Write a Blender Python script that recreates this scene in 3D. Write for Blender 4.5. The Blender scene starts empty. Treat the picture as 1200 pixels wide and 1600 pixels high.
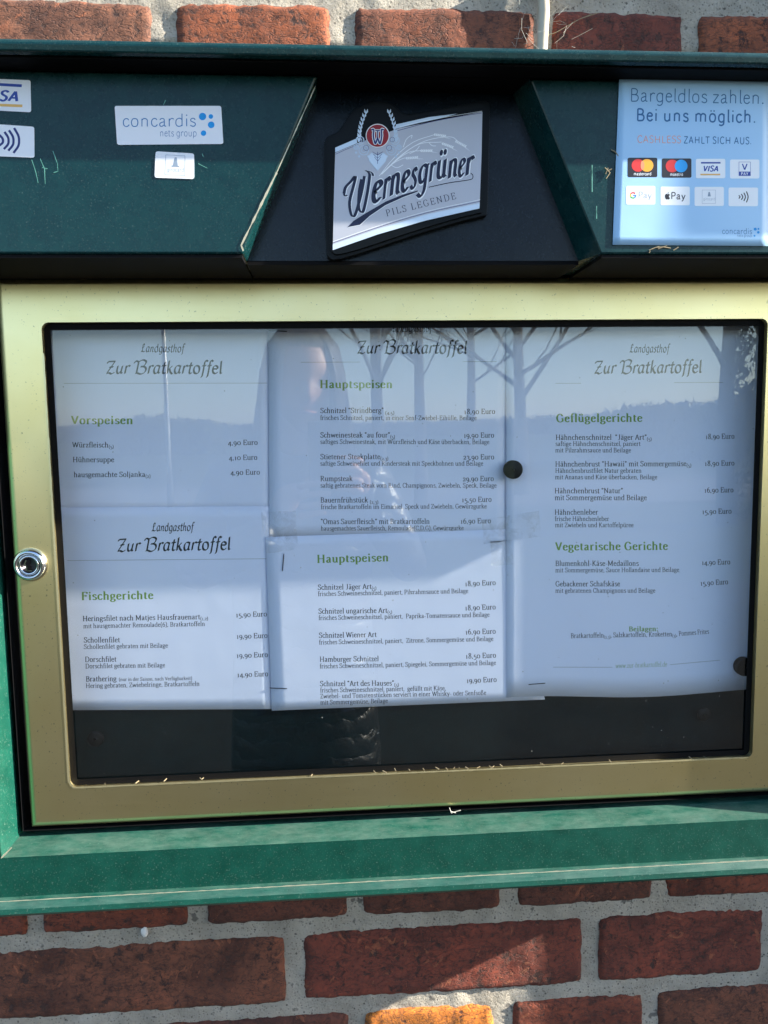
import bpy, bmesh, math, random
import numpy as np
from mathutils import Vector, Matrix, noise
SC = bpy.context.scene
COL = SC.collection
R_ = random.Random(7)

# ------------------------------------------------------------------ camera, sky, sun, exposure
RM = np.array([[.9975, -.06913, -.01498], [-.02202, -.10223, -.99452], [.06722, .99236, -.1035]])
CAM = np.array([-0.07474543, -0.6628858, 1.50610752])
cd = bpy.data.cameras.new('camera'); cam = bpy.data.objects.new('camera', cd); COL.objects.link(cam)
cd.sensor_fit = 'HORIZONTAL'; cd.sensor_width = 36; cd.lens = 36
cd.clip_start = 0.004; cd.clip_end = 3000
m = Matrix(((RM[0][0], -RM[1][0], -RM[2][0]), (RM[0][1], -RM[1][1], -RM[2][1]), (RM[0][2], -RM[1][2], -RM[2][2])))
cam.matrix_world = Matrix.Translation(Vector(CAM)) @ m.to_4x4()
SC.camera = cam
SUN = Vector((5.5, -1.0, 2.5)).normalized()
w = bpy.data.worlds.new('World'); SC.world = w; w.use_nodes = True
nt = w.node_tree; bg = nt.nodes['Background']
sky = nt.nodes.new('ShaderNodeTexSky'); sky.sky_type = 'NISHITA'; sky.sun_disc = False
sky.sun_elevation = math.asin(SUN.z); sky.sun_rotation = math.atan2(SUN.x, SUN.y)
sky.air_density = 1.0; sky.dust_density = .8; sky.ozone_density = 2.5
nt.links.new(sky.outputs[0], bg.inputs[0]); bg.inputs[1].default_value = 0.11
sd = bpy.data.lights.new('sun', 'SUN'); sd.energy = 5.0; sd.angle = math.radians(0.5); sd.color = (1.0, 0.93, 0.8)
so = bpy.data.objects.new('sun', sd); COL.objects.link(so)
so.rotation_euler = SUN.to_track_quat('Z', 'Y').to_euler(); so.location = (3, -3, 4)
SC.view_settings.view_transform = 'Standard'; SC.view_settings.look = 'None'
SC.view_settings.exposure = 1.9; SC.view_settings.gamma = 1.0; SC.view_settings.use_curve_mapping = False

# ------------------------------------------------------------------ helpers
def unp(px, py, Y):
    """photo pixel -> world point on the plane y = Y (measurements taken from the photograph)"""
    px = np.asarray(px, float); py = np.asarray(py, float)
    d = np.stack([(px - 600) / 1200., (py - 800) / 1200., np.ones_like(px)], -1) @ RM
    k = (np.asarray(Y, float) - CAM[1]) / d[..., 1]
    return CAM + d * k[..., None]
def mk(name, verts, faces, mat=None, parent=None, smooth=False, loc=None):
    me = bpy.data.meshes.new(name); me.from_pydata([tuple(map(float, v)) for v in verts], [], [tuple(f) for f in faces])
    if mat: me.materials.append(mat)
    if smooth: me.polygons.foreach_set('use_smooth', [True] * len(me.polygons))
    me.update()
    o = bpy.data.objects.new(name, me); COL.objects.link(o)
    if loc is not None: o.location = loc
    if parent:
        o.parent = parent
    return o
def tag(o, label=None, cat=None, group=None, kind=None):
    if label: o['label'] = label
    if cat: o['category'] = cat
    if group: o['group'] = group
    if kind: o['kind'] = kind
    return o
def thing(name, label, cat, group=None):
    o = bpy.data.objects.new(name, None); COL.objects.link(o); o.empty_display_size = .05
    return tag(o, label, cat, group)
class MB:
    def __init__(s): s.v = []; s.f = []
    def add(s, v, f):
        n = len(s.v); s.v += [tuple(map(float, p)) for p in v]; s.f += [tuple(i + n for i in q) for q in f]; return s
    def box(s, a, b):
        x0, y0, z0 = a; x1, y1, z1 = b
        return s.add([(x0,y0,z0),(x1,y0,z0),(x1,y1,z0),(x0,y1,z0),(x0,y0,z1),(x1,y0,z1),(x1,y1,z1),(x0,y1,z1)],
                     [(0,3,2,1),(4,5,6,7),(0,1,5,4),(1,2,6,5),(2,3,7,6),(3,0,4,7)])
    def prism(s, xz, y0, y1):
        """polygon in x,z (counter-clockwise seen from the front) from depth y0 (front) to y1"""
        n = len(xz); v = [(x, y0, z) for x, z in xz] + [(x, y1, z) for x, z in xz]
        f = [tuple(range(n)), tuple(range(2 * n - 1, n - 1, -1))] + [(i, i + n, (i + 1) % n + n, (i + 1) % n) for i in range(n)]
        return s.add(v, f)
    def tube(s, pts, rad, n=8, caps=True):
        pts = [Vector(p) for p in pts]; rings = []; up = None
        if not hasattr(rad, '__len__'): rad = [rad] * len(pts)
        for i, p in enumerate(pts):
            t = (pts[min(i + 1, len(pts) - 1)] - pts[max(i - 1, 0)]).normalized()
            if up is None: up = t.orthogonal().normalized()
            up = (up - t * up.dot(t)).normalized(); q = t.cross(up)
            rings.append([p + (up * math.cos(a) + q * math.sin(a)) * rad[i] for a in [2 * math.pi * k / n for k in range(n)]])
        v = [x for r in rings for x in r]; f = []
        for i in range(len(pts) - 1):
            for k in range(n):
                f.append((i * n + k, i * n + (k + 1) % n, (i + 1) * n + (k + 1) % n, (i + 1) * n + k))
        if caps: f += [tuple(range(n - 1, -1, -1)), tuple(range((len(pts) - 1) * n, len(pts) * n))]
        return s.add(v, f)
    def build(s, name, mat, parent=None, smooth=False): return mk(name, s.v, s.f, mat, parent, smooth)
def bevel(o, wd=.001, seg=2):
    b = o.modifiers.new('bevel', 'BEVEL'); b.width = wd; b.segments = seg; b.limit_method = 'ANGLE'; b.angle_limit = math.radians(25)
    return o

# ------------------------------------------------------------------ materials
class NT:
    def __init__(s, name):
        s.m = bpy.data.materials.new(name); s.m.use_nodes = True; s.t = s.m.node_tree
        s.b = s.t.nodes['Principled BSDF']; s.out = s.t.nodes['Material Output']
    def n(s, typ, **kw):
        o = s.t.nodes.new('ShaderNode' + typ)
        for k, v in kw.items():
            if k in o.inputs: s.set(o.inputs[k], v)
            else: setattr(o, k, v)
        return o
    def set(s, inp, v):
        if isinstance(v, bpy.types.NodeSocket): s.t.links.new(v, inp)
        else: inp.default_value = v
    def p(s, **kw):
        for k, v in kw.items(): s.set(s.b.inputs[k.replace('_', ' ')], v)
    def coord(s, scale=(1, 1, 1), rnd=False, which='Object'):
        tc = s.n('TexCoord'); mp = s.n('Mapping'); s.set(mp.inputs[0], tc.outputs[which]); mp.inputs['Scale'].default_value = scale
        if rnd:
            oi = s.n('ObjectInfo'); mu = s.n('VectorMath', operation='SCALE'); mu.inputs[0].default_value = (13.1, 7.7, 21.3)
            s.set(mu.inputs['Scale'], oi.outputs['Random']); s.set(mp.inputs['Location'], mu.outputs[0])
        return mp.outputs[0]
    def noise(s, co, sc, det=4, rough=.55, dist=0.):
        o = s.n('TexNoise'); s.set(o.inputs['Vector'], co); o.inputs['Scale'].default_value = sc; o.inputs['Detail'].default_value = det
        o.inputs['Roughness'].default_value = rough; o.inputs['Distortion'].default_value = dist; return o.outputs['Fac']
    def ramp(s, fac, stops):
        o = s.n('ValToRGB'); s.set(o.inputs[0], fac); e = o.color_ramp.elements
        while len(e) < len(stops): e.new(.5)
        for i, (p, c) in enumerate(stops): e[i].position = p; e[i].color = (c if len(c) == 4 else (*c, 1)) if hasattr(c, '__len__') else (c, c, c, 1)
        return o.outputs[0]
    def mix(s, f, a, b, mode='MIX'):
        o = s.n('Mix', data_type='RGBA', blend_type=mode); s.set(o.inputs[0], f)
        for i, v in ((6, a), (7, b)): s.set(o.inputs[i], (*v, 1) if isinstance(v, tuple) and len(v) == 3 else v)
        return o.outputs[2]
    def math(s, op, a, b=0.):
        o = s.n('Math', operation=op); s.set(o.inputs[0], a); s.set(o.inputs[1], b); return o.outputs[0]
    def bump(s, h, st, dist=.001):
        o = s.n('Bump'); s.set(o.inputs['Height'], h); o.inputs['Strength'].default_value = st; o.inputs['Distance'].default_value = dist
        s.set(s.b.inputs['Normal'], o.outputs[0]); return o.outputs[0]
def plain(name, col, rough=.5, metal=0., bump=0., **kw):
    k = NT(name); k.p(Base_Color=(*col, 1), Roughness=rough, Metallic=metal, **kw)
    if bump: k.bump(k.noise(k.coord(), 400, 3), bump, .0005)
    return k.m

def brick_mat():
    k = NT('brick_clay'); co = k.coord(rnd=True); oi = k.n('ObjectInfo')
    big = k.noise(co, 14, 5, .6, .6); fine = k.noise(co, 95, 6, .7, .3); grit = k.noise(co, 520, 3, .6)
    mott = k.ramp(big, [(.32, (.36, .34, .36)), (.52, (.9, .9, .9)), (.72, (1.25, 1.12, 1.0))])
    c = k.mix(1., oi.outputs['Color'], mott, 'MULTIPLY'); c = k.mix(1., c, k.ramp(k.noise(co, 130, 6, .75, .8), [(.34, (.35, .30, .30)), (.45, (.9, .88, .88)), (.62, (1.25, 1.15, 1.05))]), 'MULTIPLY')
    mp = k.coord((1, 1, 2.6), rnd=True)
    vo = k.n('TexVoronoi', feature='DISTANCE_TO_EDGE'); wv = k.n('VectorMath', operation='ADD')
    nn = k.n('TexNoise'); k.set(nn.inputs['Vector'], mp); nn.inputs['Scale'].default_value = 30; nn.inputs['Detail'].default_value = 4
    sc = k.n('VectorMath', operation='SCALE'); k.set(sc.inputs[0], nn.outputs['Color']); sc.inputs['Scale'].default_value = .07
    k.set(wv.inputs[0], mp); k.set(wv.inputs[1], sc.outputs[0]); k.set(vo.inputs['Vector'], wv.outputs[0]); vo.inputs['Scale'].default_value = 26
    crack = k.ramp(vo.outputs['Distance'], [(.0, 0.), (.035, 1.)])
    msk = k.ramp(k.noise(co, 22, 3), [(.47, 1.), (.56, 0.)])
    crack = k.math('MAXIMUM', crack, msk)
    pit = k.ramp(fine, [(.36, 0.), (.44, 1.)])
    rel = k.math('MULTIPLY', k.math('ADD', k.math('MULTIPLY', crack, .55), .45), pit)
    c = k.mix(k.math('SUBTRACT', 1., rel), c, (.045, .022, .018))
    v2 = k.n('TexVoronoi', feature='DISTANCE_TO_EDGE'); k.set(v2.inputs['Vector'], wv.outputs[0]); v2.inputs['Scale'].default_value = 85
    ck2 = k.math('MAXIMUM', k.ramp(v2.outputs['Distance'], [(.0, 0.), (.07, 1.)]), k.ramp(k.noise(co, 34, 3), [(.38, 1.), (.50, 0.)]))
    c = k.mix(k.math('MULTIPLY', k.math('SUBTRACT', 1., ck2), .75), c, (.04, .02, .016)); rel = k.math('MULTIPLY', rel, k.math('ADD', k.math('MULTIPLY', ck2, .4), .6))
    chip = k.ramp(k.noise(co, 48, 5, .65, 1.5), [(.625, 0.), (.645, 1.)])
    c = k.mix(k.math('MULTIPLY', chip, .55), c, (.40, .13, .06))
    c = k.mix(k.ramp(grit, [(.35, .35), (.6, 0.)]), c, (.10, .05, .04))
    k.p(Base_Color=c, Roughness=.88)
    h = k.math('ADD', k.math('MULTIPLY', rel, .9), k.math('ADD', k.math('MULTIPLY', fine, .7), k.math('MULTIPLY', grit, .35)))
    h = k.math('ADD', h, k.math('MULTIPLY', chip, .35))
    k.bump(h, .8, .0012); return k.m
def mortar_mat():
    k = NT('mortar_grit'); co = k.coord(); a = k.noise(co, 30, 5, .6); g = k.noise(co, 420, 5, .8); q = k.noise(co, 160, 3, .6)
    c = k.ramp(a, [(.3, (.42, .375, .31)), (.55, (.56, .505, .42)), (.75, (.67, .61, .52))])
    vo = k.n('TexVoronoi'); k.set(vo.inputs['Vector'], co); vo.inputs['Scale'].default_value = 330
    c = k.mix(k.ramp(vo.outputs['Distance'], [(.12, .75), (.34, 0.)]), c, (.16, .14, .12))
    v3 = k.n('TexVoronoi'); k.set(v3.inputs['Vector'], co); v3.inputs['Scale'].default_value = 120; c = k.mix(k.ramp(v3.outputs['Distance'], [(.10, .8), (.16, 0.)]), c, (.08, .07, .06))
    c = k.mix(k.ramp(k.noise(co, 60, 2), [(.68, 0.), (.72, .8)]), c, (.13, .12, .105))
    k.p(Base_Color=c, Roughness=.95)
    k.bump(k.math('ADD', k.math('MULTIPLY', g, 1.3), k.math('MULTIPLY', q, 1.6)), 1., .003); return k.m
def enamel(name, c0, c1, rough=.3, dust=.25, dustcol=(.35, .42, .36), spec=.5):
    k = NT(name); co = k.coord(); a = k.noise(co, 60, 5, .7); f = k.noise(co, 700, 2)
    c = k.ramp(a, [(.3, c0), (.7, c1)])
    d = k.math('MULTIPLY', k.ramp(f, [(.60, 0.), (.74, 1.)]), dust)
    up = k.n('NewGeometry'); sx = k.n('SeparateXYZ'); k.set(sx.inputs[0], up.outputs['Normal'])
    ds = k.math('MULTIPLY', k.ramp(sx.outputs['Z'], [(.3, 0.), (.8, 1.)]), k.ramp(k.noise(k.coord((.5, 1, 4)), 60, 6, .8), [(.35, .0), (.85, .26)]))
    c = k.mix(k.math('MAXIMUM', d, ds), c, dustcol)
    k.p(Base_Color=c, Roughness=k.math('ADD', rough, k.math('MULTIPLY', a, .15)), Specular_IOR_Level=spec)
    k.bump(k.math('ADD', k.noise(co, 900, 2), k.math('MULTIPLY', k.noise(co, 25, 2), 2.)), .10, .0006); return k.m
def gold_mat():
    k = NT('pale_gold_anodised'); co = k.coord((1, 1, 1)); fib = k.noise(k.coord((6, 6, 900)), 1.6, 3, .6)
    c = k.ramp(k.noise(co, 12, 3), [(.3, (.88, .74, .37)), (.7, (.94, .82, .47))])
    sp = k.ramp(k.noise(co, 500, 2), [(.68, 0.), (.75, .7)])
    c = k.mix(sp, c, (.25, .22, .13))
    k.p(Base_Color=c, Metallic=1., Roughness=k.math('ADD', .27, k.math('MULTIPLY', fib, .14)), Anisotropic=.5)
    k.bump(fib, .05, .0003); return k.m
def paper_mat(name, col):
    k = NT(name); co = k.coord()
    k.p(Base_Color=(*col, 1), Roughness=.6, Specular_IOR_Level=.35)
    k.bump(k.noise(co, 9, 3), .22, .01); return k.m
def glass_mat():
    k = NT('window_pane'); k.t.nodes.remove(k.b)
    fr = k.n('Fresnel'); ge = k.n('NewGeometry'); mi = k.n('Mix'); k.set(mi.inputs[0], ge.outputs['Backfacing']); mi.inputs[2].default_value = 1.6; mi.inputs[3].default_value = 1 / 1.6; k.set(fr.inputs['IOR'], mi.outputs[0])
    tr = k.n('BsdfTransparent'); tr.inputs[0].default_value = (.96, .98, .975, 1)
    gl = k.n('BsdfGlossy'); gl.inputs['Roughness'].default_value = 0.004
    df = k.n('BsdfDiffuse'); df.inputs[0].default_value = (.7, .72, .66, 1)
    mx = k.n('MixShader'); k.set(mx.inputs[0], fr.outputs[0]); k.set(mx.inputs[1], tr.outputs[0]); k.set(mx.inputs[2], gl.outputs[0])
    co = k.coord(); vo = k.n('TexVoronoi'); k.set(vo.inputs['Vector'], co); vo.inputs['Scale'].default_value = 110
    dot = k.math('MULTIPLY', k.ramp(vo.outputs['Distance'], [(.025, 1.), (.07, 0.)]), k.ramp(k.noise(co, 37, 2), [(.5, 0.), (.62, .4)]))
    film = k.math('MULTIPLY', k.noise(co, 7, 4), .003)
    m2 = k.n('MixShader'); k.set(m2.inputs[0], k.math('ADD', dot, film)); k.set(m2.inputs[1], mx.outputs[0]); k.set(m2.inputs[2], df.outputs[0])
    k.set(k.out.inputs[0], m2.outputs[0]); return k.m

M = dict(
    brick=brick_mat(), mortar=mortar_mat(),
    green=enamel('green_enamel', (.001, .044, .030), (.002, .068, .047), .32, .2),
    fascia=enamel('dark_green_enamel', (.001, .022, .026), (.002, .036, .038), .20, .14, (.35, .42, .36), .35),
    recess=enamel('black_gloss_lacquer', (.001, .004, .010), (.002, .008, .016), .14, .03, spec=.35),
    gold=gold_mat(), glass=glass_mat(),
    panel=enamel('dark_backing_board', (.001, .006, .008), (.002, .010, .013), .5, .07, (.2, .24, .2), .12),
    worn=plain('worn_bare_edge', (.55, .5, .36), .45, .3, .3),
    gasket_shade=plain('rubber_and_shade_black', (.003, .003, .004), .7, Specular_IOR_Level=.12), paper=paper_mat('white_paper', (.77, .80, .97)),  # the rubber black is also the painted shade under lip and hood
    ink=plain('printer_ink', (.012, .014, .02), .6), inkgreen=plain('green_ink', (.19, .33, .06), .6),
    hair=plain('hairline_rule_ink', (.42, .45, .5), .6),
    chrome=plain('chrome', (.78, .8, .84), .12, 1., .05), steel=plain('dark_steel', (.09, .085, .1), .3, 1.),
    magnet=plain('black_magnet', (.004, .004, .005), .5, 0, .1, Specular_IOR_Level=.25), staple=plain('staple_wire', (.08, .08, .1), .35, 1.),
    tape=None, white=plain('white_vinyl', (.80, .82, .88), .35, 0, .03), black=plain('black_print', (.01, .01, .02), .4),
    navy=plain('navy_print', (.01, .02, .16), .4), visa=plain('visa_blue_print', (.01, .05, .35), .4),
    goldprint=plain('gold_print', (.75, .45, .12), .4), cyan=plain('cyan_print', (.0, .30, .75), .4),
    blueprint=plain('blue_print', (.01, .16, .42), .4), poster=None,
    petrol=plain('petrol_print', (.01, .12, .34), .4), orange=plain('orange_print', (.85, .30, .15), .4),
    red=plain('red_print', (.70, .03, .03), .4), yellow=plain('yellow_print', (.90, .40, .03), .4),
    gblue=plain('g_blue_print', (.05, .25, .85), .4), ggreen=plain('g_green_print', (.03, .45, .10), .4), gyel=plain('g_yellow_print', (.9, .6, .02), .4),
    greyp=plain('grey_print', (.25, .32, .42), .45), signblack=plain('sign_black_plastic', (.002, .003, .004), .3, Specular_IOR_Level=.2),
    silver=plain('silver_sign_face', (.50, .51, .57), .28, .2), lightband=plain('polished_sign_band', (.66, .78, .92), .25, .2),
    whitep=plain('white_print', (.85, .88, .92), .35), maroon=plain('maroon_print', (.30, .006, .012), .3),
    cable=plain('beige_cable_sheath', (.48, .43, .33), .5, 0, .2), straw=plain('dry_straw', (.26, .21, .13), .85),
    pebble=plain('quartz_pebble', (.75, .73, .7), .5, 0, .3), web=plain('spider_silk', (.6, .58, .5), .6),
    scratch=plain('scratch_bare', (.15, .42, .34), .5),
    signink=plain('deep_blue_sign_ink', (.006, .010, .045), .3),
    pipe=plain('zinc_pipe', (.42, .44, .46), .45, .8, .1),
)
def tape_mat():
    k = NT('clear_tape'); k.t.nodes.remove(k.b); tr = k.n('BsdfTransparent'); gl = k.n('BsdfDiffuse'); gl.inputs[0].default_value = (.9, .92, .98, 1)
    g2 = k.n('BsdfGlossy'); g2.inputs['Roughness'].default_value = .15
    mx = k.n('MixShader'); mx.inputs[0].default_value = .5; k.set(mx.inputs[1], gl.outputs[0]); k.set(mx.inputs[2], g2.outputs[0])
    m2 = k.n('MixShader'); k.set(m2.inputs[0], k.ramp(k.noise(k.coord(), 90, 3, .6, 1.), [(.42, .0), (.8, .16)])); k.set(m2.inputs[1], tr.outputs[0]); k.set(m2.inputs[2], mx.outputs[0])
    k.set(k.out.inputs[0], m2.outputs[0]); return k.m
M['tape'] = tape_mat()
def poster_mat():
    k = NT('pale_blue_poster_print'); co = k.coord(which='Object'); a = k.noise(co, 6, 3)
    k.p(Base_Color=k.ramp(a, [(.3, (.34, .58, .86)), (.7, (.42, .66, .90))]), Roughness=.35); k.bump(k.noise(co, 12, 2), .15, .006); return k.m
M['poster'] = poster_mat()

# ------------------------------------------------------------------ brick wall
WY = .085                       # front plane of the bricks
def brick_mesh(x0, x1, z0, z1, y, seed, nx, nz, loc_noise=.0013):
    """one brick, front face a relief grid with worn ragged edges"""
    rr = random.Random(seed); cx, cz = (x0 + x1) / 2, (z0 + z1) / 2; w2, h2 = (x1 - x0) / 2, (z1 - z0) / 2
    v = []; f = []; off = Vector((seed * 3.7, seed * 1.3, seed * 9.1))
    tilt = rr.uniform(-.0012, .0012)
    for j in range(nz + 1):
        for i in range(nx + 1):
            u = i / nx * 2 - 1; t = j / nz * 2 - 1
            X = u * w2; Z = t * h2
            n1 = noise.noise(Vector((X * 40, 0, Z * 40)) + off); n2 = noise.noise(Vector((X * 150, 3, Z * 150)) + off)
            edge = max(abs(u) ** 60, abs(t) ** 26)
            if nx > 8:
                X += (noise.noise(Vector((Z * 90, 7, u)) + off) * .0017 - .0003 * u) * abs(u) ** 5
                Z += (noise.noise(Vector((X * 55, 11, t)) + off) * .0012 + noise.noise(Vector((X * 160, 1, t)) + off) * .0015) * abs(t) ** 5
                cr = (abs(u) * abs(t)) ** 9; X -= u * cr * .0022; Z -= t * cr * .0022
            yy = n1 * loc_noise + n2 * .0007 + edge * .0028 + tilt * u
            if nx <= 8: yy = n1 * .001 + (.003 if (i in (0, nx) or j in (0, nz)) else 0)
            v.append((X, yy, Z))
    N = nx + 1
    for j in range(nz):
        for i in range(nx): f.append((j * N + i, j * N + i + 1, (j + 1) * N + i + 1, (j + 1) * N + i))
    ring = [i for i in range(N)] + [j * N + nx for j in range(1, nz + 1)] + [nz * N + i for i in range(nx - 1, -1, -1)] + [j * N for j in range(nz - 1, 0, -1)]
    b0 = len(v)
    for i in ring: v.append((v[i][0], .06, v[i][2]))
    L = len(ring)
    for i in range(L): f.append((ring[i], b0 + i, b0 + (i + 1) % L, ring[(i + 1) % L]))
    return v, f, (cx, y, cz)
wall = thing('brick_wall', 'old red brick wall with thick rough grey mortar joints behind the menu case', 'wall')
PAL = dict(red=(.25, .062, .032), dark=(.155, .052, .034), brown=(.215, .076, .042), orange=(.62, .21, .03), pale=(.25, .108, .065), bright=(.34, .10, .042), mar=(.20, .048, .030))
def brick(x0, x1, k, colr, seed, hi=False, ztop=None):
    zt = .990 + k * .0905 if ztop is None else ztop; zb = zt - .0735
    nx, nz = (max(14, int((x1 - x0) / .004)), 20) if hi else (8, 3)
    v, f, loc = brick_mesh(x0, x1, zb, zt, WY + (0 if hi else .001), seed, nx, nz)
    o = mk('brick', v, f, M['brick'], wall, smooth=hi, loc=None)
    o.location = loc; o.color = (*PAL[colr], 1)
    return o
vis = {1: [(-.56, -.390, 'red'), (-.3745, -.231, 'red'), (-.2115, -.068, 'dark'), (-.052, .092, 'dark'), (.111, .256, 'dark'), (.271, .42, 'red'), (.437, .58, 'red')],
       0: [(-.445, -.1335, 'brown'), (-.115, .180, 'mar'), (.1985, .3805, 'mar'), (.396, .58, 'red')],
       -1: [(-.60, -.314, 'brown'), (-.299, -.0695, 'dark'), (-.052, .085, 'orange'), (.106, .248, 'red'), (.265, .4005, 'brown'), (.417, .60, 'red')],
       -2: [(-.50, -.21, 'red'), (-.193, .10, 'brown'), (.117, .30, 'red'), (.317, .60, 'dark')],
       10: [(-.52, -.2285, 'pale'), (-.2065, -.067, 'bright'), (-.045, .1235, 'brown'), (.1405, .2665, 'mar'), (.283, .43, 'bright'), (.447, .60, 'red')],
       11: [(-.60, -.29, 'brown'), (-.273, .02, 'pale'), (.037, .33, 'red'), (.347, .60, 'brown')]}
sd_ = 1
for k in range(-7, 17):
    row = vis.get(k, [])
    for x0, x1, c in row:
        sd_ += 1; brick(x0, x1, k, c, sd_, hi=k in (-2, -1, 0, 1, 10, 11) and x0 < .45)
    x = row[-1][1] + .016 if row else (-1.45 if k % 2 else -1.30)
    while x < 1.35:
        sd_ += 1; x1 = x + .295; brick(x, x1, k, R_.choice(['red', 'dark', 'brown', 'mar', 'pale']), sd_); x = x1 + .016
    if row:
        x = row[0][0] - .016
        while x > -1.35:
            sd_ += 1; brick(x - .295, x, k, R_.choice(['red', 'dark', 'brown', 'mar', 'pale']), sd_); x -= .311
def mortar():
    xs = np.concatenate([np.arange(-1.5, -.5, .05), np.arange(-.5, .5, .0045), np.arange(.5, 1.51, .05)])
    zs = np.concatenate([np.arange(.28, .82, .05), np.arange(.82, 1.09, .0035), np.arange(1.09, 1.86, .05), np.arange(1.86, 2.0, .0035), np.arange(2.0, 2.5, .05)])
    v = []; f = []
    for z in zs:
        for x in xs:
            n = noise.noise(Vector((x * 55, 0, z * 55))) * .0014 + noise.noise(Vector((x * 230, 5, z * 230))) * .0010 + noise.noise(Vector((x * 12, 9, z * 12))) * .0012
            fine = abs(x) < .5 and (.82 < z < 1.09 or 1.86 < z < 2.0)
            v.append((x, WY + (.0032 + n if fine else .0062 + n * .3), z))
    N = len(xs)
    for j in range(len(zs) - 1):
        for i in range(N - 1): f.append((j * N + i, j * N + i + 1, (j + 1) * N + i + 1, (j + 1) * N + i))
    return mk('mortar', v, f, M['mortar'], wall, True)
mortar()
MB().box((-1.5, WY + .02, .0), (1.5, WY + .3, 2.5)).build('wall_core', M['mortar'], wall)
MB().box((-1.52, WY - .03, .0), (1.52, WY + .0195, .28)).build('plinth', M['mortar'], wall)

# ------------------------------------------------------------------ display case
case = thing('menu_display_case', 'dark green enamelled menu showcase with hood and pale gold glazed door on the brick wall', 'display case')
FY, FZ0, FZ1 = -.08, 1.637, 1.7615
fl = MB().prism([(-.60, FZ0), (-.1355, FZ0), (-.0785, FZ1), (-.60, FZ1)], FY, .083).build('fascia_panel', M['fascia'], case)
fr = MB().prism([(.131, FZ0), (.60, FZ0), (.60, FZ1), (.0765, FZ1)], FY, .083)
fr = fr.build('fascia_panel', M['fascia'], case)
for o in (fl, fr): bevel(o, .0016)
# recessed centre with slanted cheek on the right
rc = MB(); rc.add([(-.1352, -.055, FZ0 + .0005), (.1225, -.055, FZ0 + .0005), (.0695, -.055, FZ1), (-.0783, -.055, FZ1),
                   (-.1352, .08, FZ0 + .0005), (.1225, .08, FZ0 + .0005)], [(0, 1, 2, 3), (0, 4, 5, 1)])
rc.build('recess_panel', M['recess'], case)
ck = MB().add([(.1225, -.0551, FZ0 + .0003), (.1312, -.0805, FZ0 + .0003), (.0762, -.0805, FZ1), (.0697, -.0551, FZ1), (.1312, .0, FZ0 + .0003), (.1225, .0, FZ0 + .0003)], [(0, 1, 2, 3), (0, 5, 4, 1)])
ck.build('recess_cheek', M['fascia'], case)
def strip(pts, wd, Y, name, mat, parent, jit=.35, seed=3):
    rr = random.Random(seed); v = []; f = []; P = []
    for a, b in zip(pts[:-1], pts[1:]):
        n = max(2, int(math.dist(a, b) / .004))
        P += [(a[0] + (b[0] - a[0]) * i / n, a[1] + (b[1] - a[1]) * i / n) for i in range(n)]
    P.append(pts[-1])
    for i, p in enumerate(P):
        q = P[min(i + 1, len(P) - 1)]; r = P[max(i - 1, 0)]; d = Vector((q[0] - r[0], q[1] - r[1])).normalized(); nn = Vector((-d.y, d.x))
        h = wd * (1 + rr.uniform(-jit, jit)) / 2
        v += [(p[0] + nn.x * h, Y, p[1] + nn.y * h), (p[0] - nn.x * h, Y, p[1] - nn.y * h)]
        if i: f.append((2 * i - 2, 2 * i - 1, 2 * i + 1, 2 * i))
    return mk(name, v, f, mat, parent)
strip([(-.1352, FZ0 + .002), (-.1366, FZ0 + .006), (-.1095, 1.694)], .0013, FY - .0006, 'worn_edge', M['worn'], case, .5)
strip([(-.1095, 1.694), (-.080, 1.754)], .0006, FY - .0006, 'worn_edge', M['worn'], case, .6, 5)
# top lip, curved back underside
lip = MB(); prof = [(.083, 1.780), (-.100, 1.7720), (-.1045, 1.7710), (-.106, 1.768), (-.105, 1.7635), (-.101, 1.7625), (-.099, 1.7635), (.0, 1.7635), (.083, 1.7635)]
n = len(prof); v = [(x, y, z) for x in (-.605, .605) for y, z in prof]
lip.add(v, [tuple(range(n)), tuple(range(2 * n - 1, n - 1, -1))] + [(i + n, (i + 1) % n + n, (i + 1) % n, i) for i in range(n)])
bevel(lip.build('top_lip', M['fascia'], case), .0008)
MB().box((-.60, -.0985, 1.7618), (.60, -.0805, 1.7633)).box((-.0783, -.0804, 1.7612), (.0762, -.0553, 1.7634)).build('lip_shade_plate', M['gasket_shade'], case)  # black plates: shade under the lip and recess top put into the colour
MB().box((-.1350, -.0548, 1.6345), (.1225, .0, 1.6372)).build('hood_shade_plate', M['gasket_shade'], case)  # this and the next two: hood's underside shade painted as black plates
MB().box((-.60, -.0785, 1.6345), (-.1365, .0, 1.6368)).build('hood_shade_plate', M['gasket_shade'], case)
MB().box((.1325, -.0785, 1.6345), (.60, .0, 1.6368)).build('hood_shade_plate', M['gasket_shade'], case)
# moulding swept round three sides (profile: outward distance from opening edge, y)
DX, DZ0 = .3455, 1.1640
mp_ = [(.0075, .030), (.008, .002), (.0145, -.020), (.0500, -.0205), (.0505, -.0235), (.0560, -.0290), (.0600, -.0300), (.0625, -.0285), (.0630, .083)]
def side(kind):
    v = []; f = []
    for o, y in mp_:
        xl, xr, zb = -DX - .003 - o, DX + .003 + o, DZ0 - o
        if kind == 'sill': v += [(xl, y, zb), (xr, y, zb)]
        elif kind == 'l': v += [(xl, y, 1.6365), (xl, y, zb)]
        else: v += [(xr, y, zb), (xr, y, 1.6365)]
    for i in range(len(mp_) - 1): f.append((2 * i, 2 * i + 2, 2 * i + 3, 2 * i + 1))
    return v, f
for kd, nm in (('sill', 'bottom_moulding'), ('l', 'side_moulding'), ('r', 'side_moulding')):
    v, f = side(kd); o = mk(nm, v, f, M['green'], case)
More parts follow.
